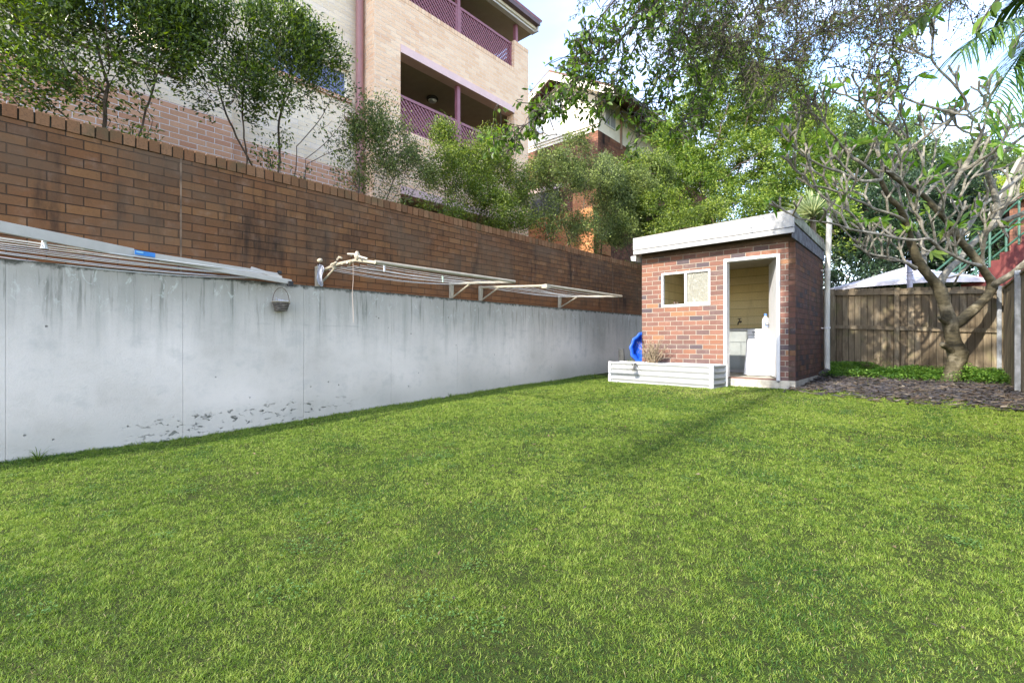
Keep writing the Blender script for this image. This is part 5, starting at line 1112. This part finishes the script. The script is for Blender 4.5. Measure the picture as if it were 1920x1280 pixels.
cool = vnoise(x, y, .45, 14)
fine_ = vnoise(x, y, .024, 40)*.65+vnoise(x, y, .05, 41)*.35
rnd = np.clip(.52*g_rng.random(n_)+.34*(patch-.5)+.62*(fine_-.5)+.25+.30*dry, 0, .995)
rnd = np.where(g_rng.random(n_) < .022+.12*dry, 1.0+.9*g_rng.random(n_), rnd); rnd = np.where((rnd < 1) & (g_rng.random(n_) < np.clip((cool-.52)*1.3, 0, .4)*(.4+vnoise(x, y, .09, 31))), -.5+.4*g_rng.random(n_), rnd)
V, q4, t3, rr = blades(x, y, gz(x, y)-.003, h, w, .98, g_rng, rnd)
def grass_material():
    n = NT('lawn_blade'); r = n.attr('rnd')
    c = n.ramp(r, [(0, (.034, .074, .010)), (.3, (.095, .164, .020)), (.6, (.195, .275, .038)), (.99, (.37, .42, .095))])
    c = n.mix(n.smooth(r, .996, 1.002), c, (.34, .29, .15)); c = n.mix(n.smooth(r, -.05, -.1), c, (.045, .115, .022))
    n.fin(c, .5, spec=.3); tr = n.n('BsdfTranslucent'); n.set(tr.inputs['Color'], n.mix(1.0, c, (1.25, 1.4, .8), 'MULTIPLY')); mx = n.n('MixShader'); mx.inputs[0].default_value = .35
    n.t.links.new(n.bs.outputs[0], mx.inputs[1]); n.t.links.new(tr.outputs[0], mx.inputs[2]); n.t.links.new(mx.outputs[0], n.out.inputs[0]); return n.m
M_grass = grass_material()
lawn = np_mesh('grass', V, [t3, q4], M_grass, rnd=[rr, rr], uv=False); tag(lawn, 'short fine bright green lawn grass with a few straw coloured blades', 'grass', kind='stuff')
# longer weeds along the foot of the wall
def tuft_at(x, y, n_, h, seed, label):
    V, f4, rr = straps((x, y, float(gz(x, y))), n_, (h*.5, h), .004, seed, .5, 1.4, .4); o = np_mesh('weed_tuft', V, [f4], M_grass, origin=(x, y, float(gz(x, y))), rnd=[np.array(rr)*.6], uv=False); tag(o, label, 'weed')
p = W(70, 850, 4.1); tuft_at(p[0]+.05, p[1], 22, .26, 3, 'loose tuft of long weeds at the foot of the concrete wall, nearest the left edge')
p = W(842, 748, 7.6); tuft_at(-5.74, p[1], 14, .16, 4, 'short weed tuft at the foot of the concrete wall under the middle clothesline')
tuft_at(-5.3, 8.6, 40, .24, 6, 'weedy tuft of grass in the gap between the planter and the concrete wall')
# clover and flatweed through the lawn
r_ = np.random.default_rng(91); P, D, Lw = [], [], []
for _ in range(150):
    cx, cy = r_.uniform(-5.5, .7), r_.uniform(-.5, 8.3); rr_ = r_.uniform(.03, .13)
    if in_shed(np.array(cx), np.array(cy)) or in_planter(np.array(cx), np.array(cy)): continue
    for _ in range(int(900*rr_)):
        a, q = r_.uniform(0, 6.28), rr_*math.sqrt(r_.random()); P.append((cx+q*math.cos(a), cy+q*math.sin(a), float(gz(cx, cy))+r_.uniform(.008, .026))); D.append((math.cos(a*3+q*40), math.sin(a*3+q*40), r_.uniform(-.1, .3))); Lw.append(r_.uniform(.007, .014))
Lw = np.array(Lw); leaf_mesh('clover', P, np.array(D), Lw, Lw*.9, leaf_mat('clover_leaf', (.05, .115, .02), (.10, .19, .04), (.13, .23, .07), trans=.3), seed=92, up=2.5, label='small patches of round leaved clover through the lawn', cat='clover', kind='stuff')
# fallen leaves on the lawn
r_ = np.random.default_rng(15); k = 240; lx, ly = scatter(k, -5.3, .8, 1.2, 9.5, r_); ok = ~in_shed(lx, ly) & ~in_planter(lx, ly); lx, ly = lx[ok], ly[ok]; k = len(lx)
Dv = r_.normal(0, 1, (k, 3))*(1, 1, .12); Lf = r_.uniform(.015, .042, k)
leaf_mesh('fallen_leaves', np.stack([lx, ly, gz(lx, ly)+.036], 1), Dv, Lf, Lf*.5, leaf_mat('dead_leaf', (.12, .08, .04), (.22, .17, .09), (.06, .05, .04), trans=.1), seed=8, up=2.5, label='scattered small brown dead leaves lying on the lawn', cat='dead leaves', kind='stuff')
# bed: soil sheet, bark and slate chips
bx = np.linspace(-1.72, .86, 40); ring = [(a, float(bed_edge(a))+.03) for a in bx]+[(a, 12.3) for a in bx[::-1]]
V = [(a, b, float(gz(a, b))+.004) for a, b in ring]; nb = len(bx); q = [(i, i+1, 2*nb-2-i, 2*nb-1-i) for i in range(nb-1)]
tag(np_mesh('bed_soil', V, [q], soil), kind='structure')
r_ = np.random.default_rng(44); mb = MB(); k = 0
while k < 4300:
    a, b = r_.uniform(-1.75, .86), r_.uniform(7.7, 11.4)
    e = b-float(bed_edge(a))
    if e < -.45 or (e < .05 and r_.random() < .80) or in_shed(np.array(a), np.array(b)) or (b > 10.7 and r_.random() < .7): continue
    L_ = r_.uniform(.03, .13)*(1 if r_.random() < .8 else 1.5); an = r_.normal(0, .8); tz = r_.normal(0, .16); c_ = np.array([a, b, float(gz(a, b))+r_.uniform(.006, .045)]); d_ = np.array([math.cos(an), math.sin(an), tz])*L_/2; w_ = r_.uniform(.012, .04); sv = norm(np.array([-math.sin(an), math.cos(an), r_.normal(0, .25)]))*w_/2; up_ = np.array([0, 0, r_.uniform(.003, .008)])
    j = r_.uniform(.5, 1, 4); v = [c_-d_-sv*j[0], c_+d_*j[1]-sv, c_+d_+sv*j[2], c_-d_*j[3]+sv]; mb._add([*v, *[p_+up_ for p_ in v]], [(0, 3, 2, 1), (4, 5, 6, 7), (0, 1, 5, 4), (1, 2, 6, 5), (2, 3, 7, 6), (3, 0, 4, 7)]); k += 1
n = NT('bark_chip'); gi = n.n('NewGeometry').outputs['Random Per Island']
n.bump(n.noise(n.pos(), 90, 4), .003); chipm = n.fin(n.ramp(gi, [(0, (.018, .016, .017)), (.4, (.042, .037, .038)), (.62, (.07, .062, .062)), (.75, (.04, .026, .018)), (.9, (.085, .06, .038)), (.97, (.18, .15, .11))]), .55, spec=.5)
tag(mb.build('bark_mulch', chipm, origin=(-.4, 9.5, .25)), 'dark slate grey bark mulch spread under the frangipani', 'mulch', kind='stuff')
# ground cover along the fence
r_ = np.random.default_rng(45); n_ = 42000; x, y = r_.uniform(-1.66, .84, n_), 12.15-np.abs(r_.normal(0, .62, n_)); hh = .10+.26*vnoise(x, y, .35, 20)*np.clip((y-10.4)/.8, .25, 1); keep = (y > 10.35+.25*vnoise(x, y, .4, 22)) & ~in_shed(x, y) & ((x-.13)**2+(y-11.1)**2 > .03); x, y, hh = x[keep], y[keep], hh[keep]; n_ = len(x)
P = np.stack([x, y, gz(x, y)+hh*r_.random(n_)**.6], 1); D = r_.normal(0, 1, (n_, 3)); D[:, 2] = np.abs(D[:, 2])*.25; Lf = r_.uniform(.018, .042, n_)
L_gc = leaf_mat('ground_cover_leaf', (.045, .12, .018), (.12, .25, .03), (.22, .36, .06), trans=.35)
leaf_mesh('ground_cover', P, D, Lf, Lf*.7, L_gc, seed=46, up=1.6, label='low bright green leafy ground cover along the foot of the rear fence', cat='ground cover', kind='stuff')
def weed(px, h, seed, label, mat, d=9.55, nst=8):
    p = W(px, 700, d); b0 = np.array([p[0], p[1], float(gz(0, p[1]))]); root = empty('weed', b0, label, 'weed', 'tall weeds in the ground cover'); q_ = np.random.default_rng(seed); mb = MB(); P, D = [], []
    for k in range(nst):
        tip = b0+np.array([q_.normal(0, .09), q_.normal(0, .04), h*q_.uniform(.6, 1.05)]); mid = (b0+tip)/2+q_.normal(0, .02, 3); st_ = smooth_path([b0+q_.normal(0, .03, 3)*(1, 1, 0), mid, tip], 5); mb.tube(st_, np.linspace(.004, .0015, len(st_)), 4)
        for _ in range(38): i = q_.integers(3, len(st_)); P.append(st_[i]+q_.normal(0, .012, 3)); D.append(q_.normal(0, 1, 3)+(0, 0, .3))
    mb.build('stem', bpy.data.materials['dark_stalk'], root); Lf = q_.uniform(.014, .034, len(P)); leaf_mesh('foliage', P, D, Lf, Lf*.5, mat, root, seed=seed)
L_red = leaf_mat('reddish_weed_leaf', (.09, .075, .045), (.16, .13, .07), (.12, .16, .06), trans=.25)
weed(1690, .52, 1, 'tall reddish brown weed against the fence post', L_red); weed(1650, .38, 2, 'bushy reddish weed just left of the fence post', L_red, nst=12); weed(1622, .30, 3, 'small reddish weed nearest the shed in the ground cover', L_red)
V, f4, rr = [], [], []
for (px, d, s_) in ((1858, 8.5, 5), (1872, 8.4, 6)):
    p = W(px, 700, d); a, b_, c_ = straps((p[0], p[1], .29), 12, (.16, .32), .022, s_, .5, 1.3, .5); o = len(V); V += a; f4 += [tuple(i+o for i in f) for f in b_]; rr += c_
tag(np_mesh('broad_leaf_plant', V, [f4], L_grey, origin=(.7, 11.3, .29), rnd=[np.array(rr)], uv=False), 'grey green broad leaved plant in the fence corner beside the steel post', 'plant')
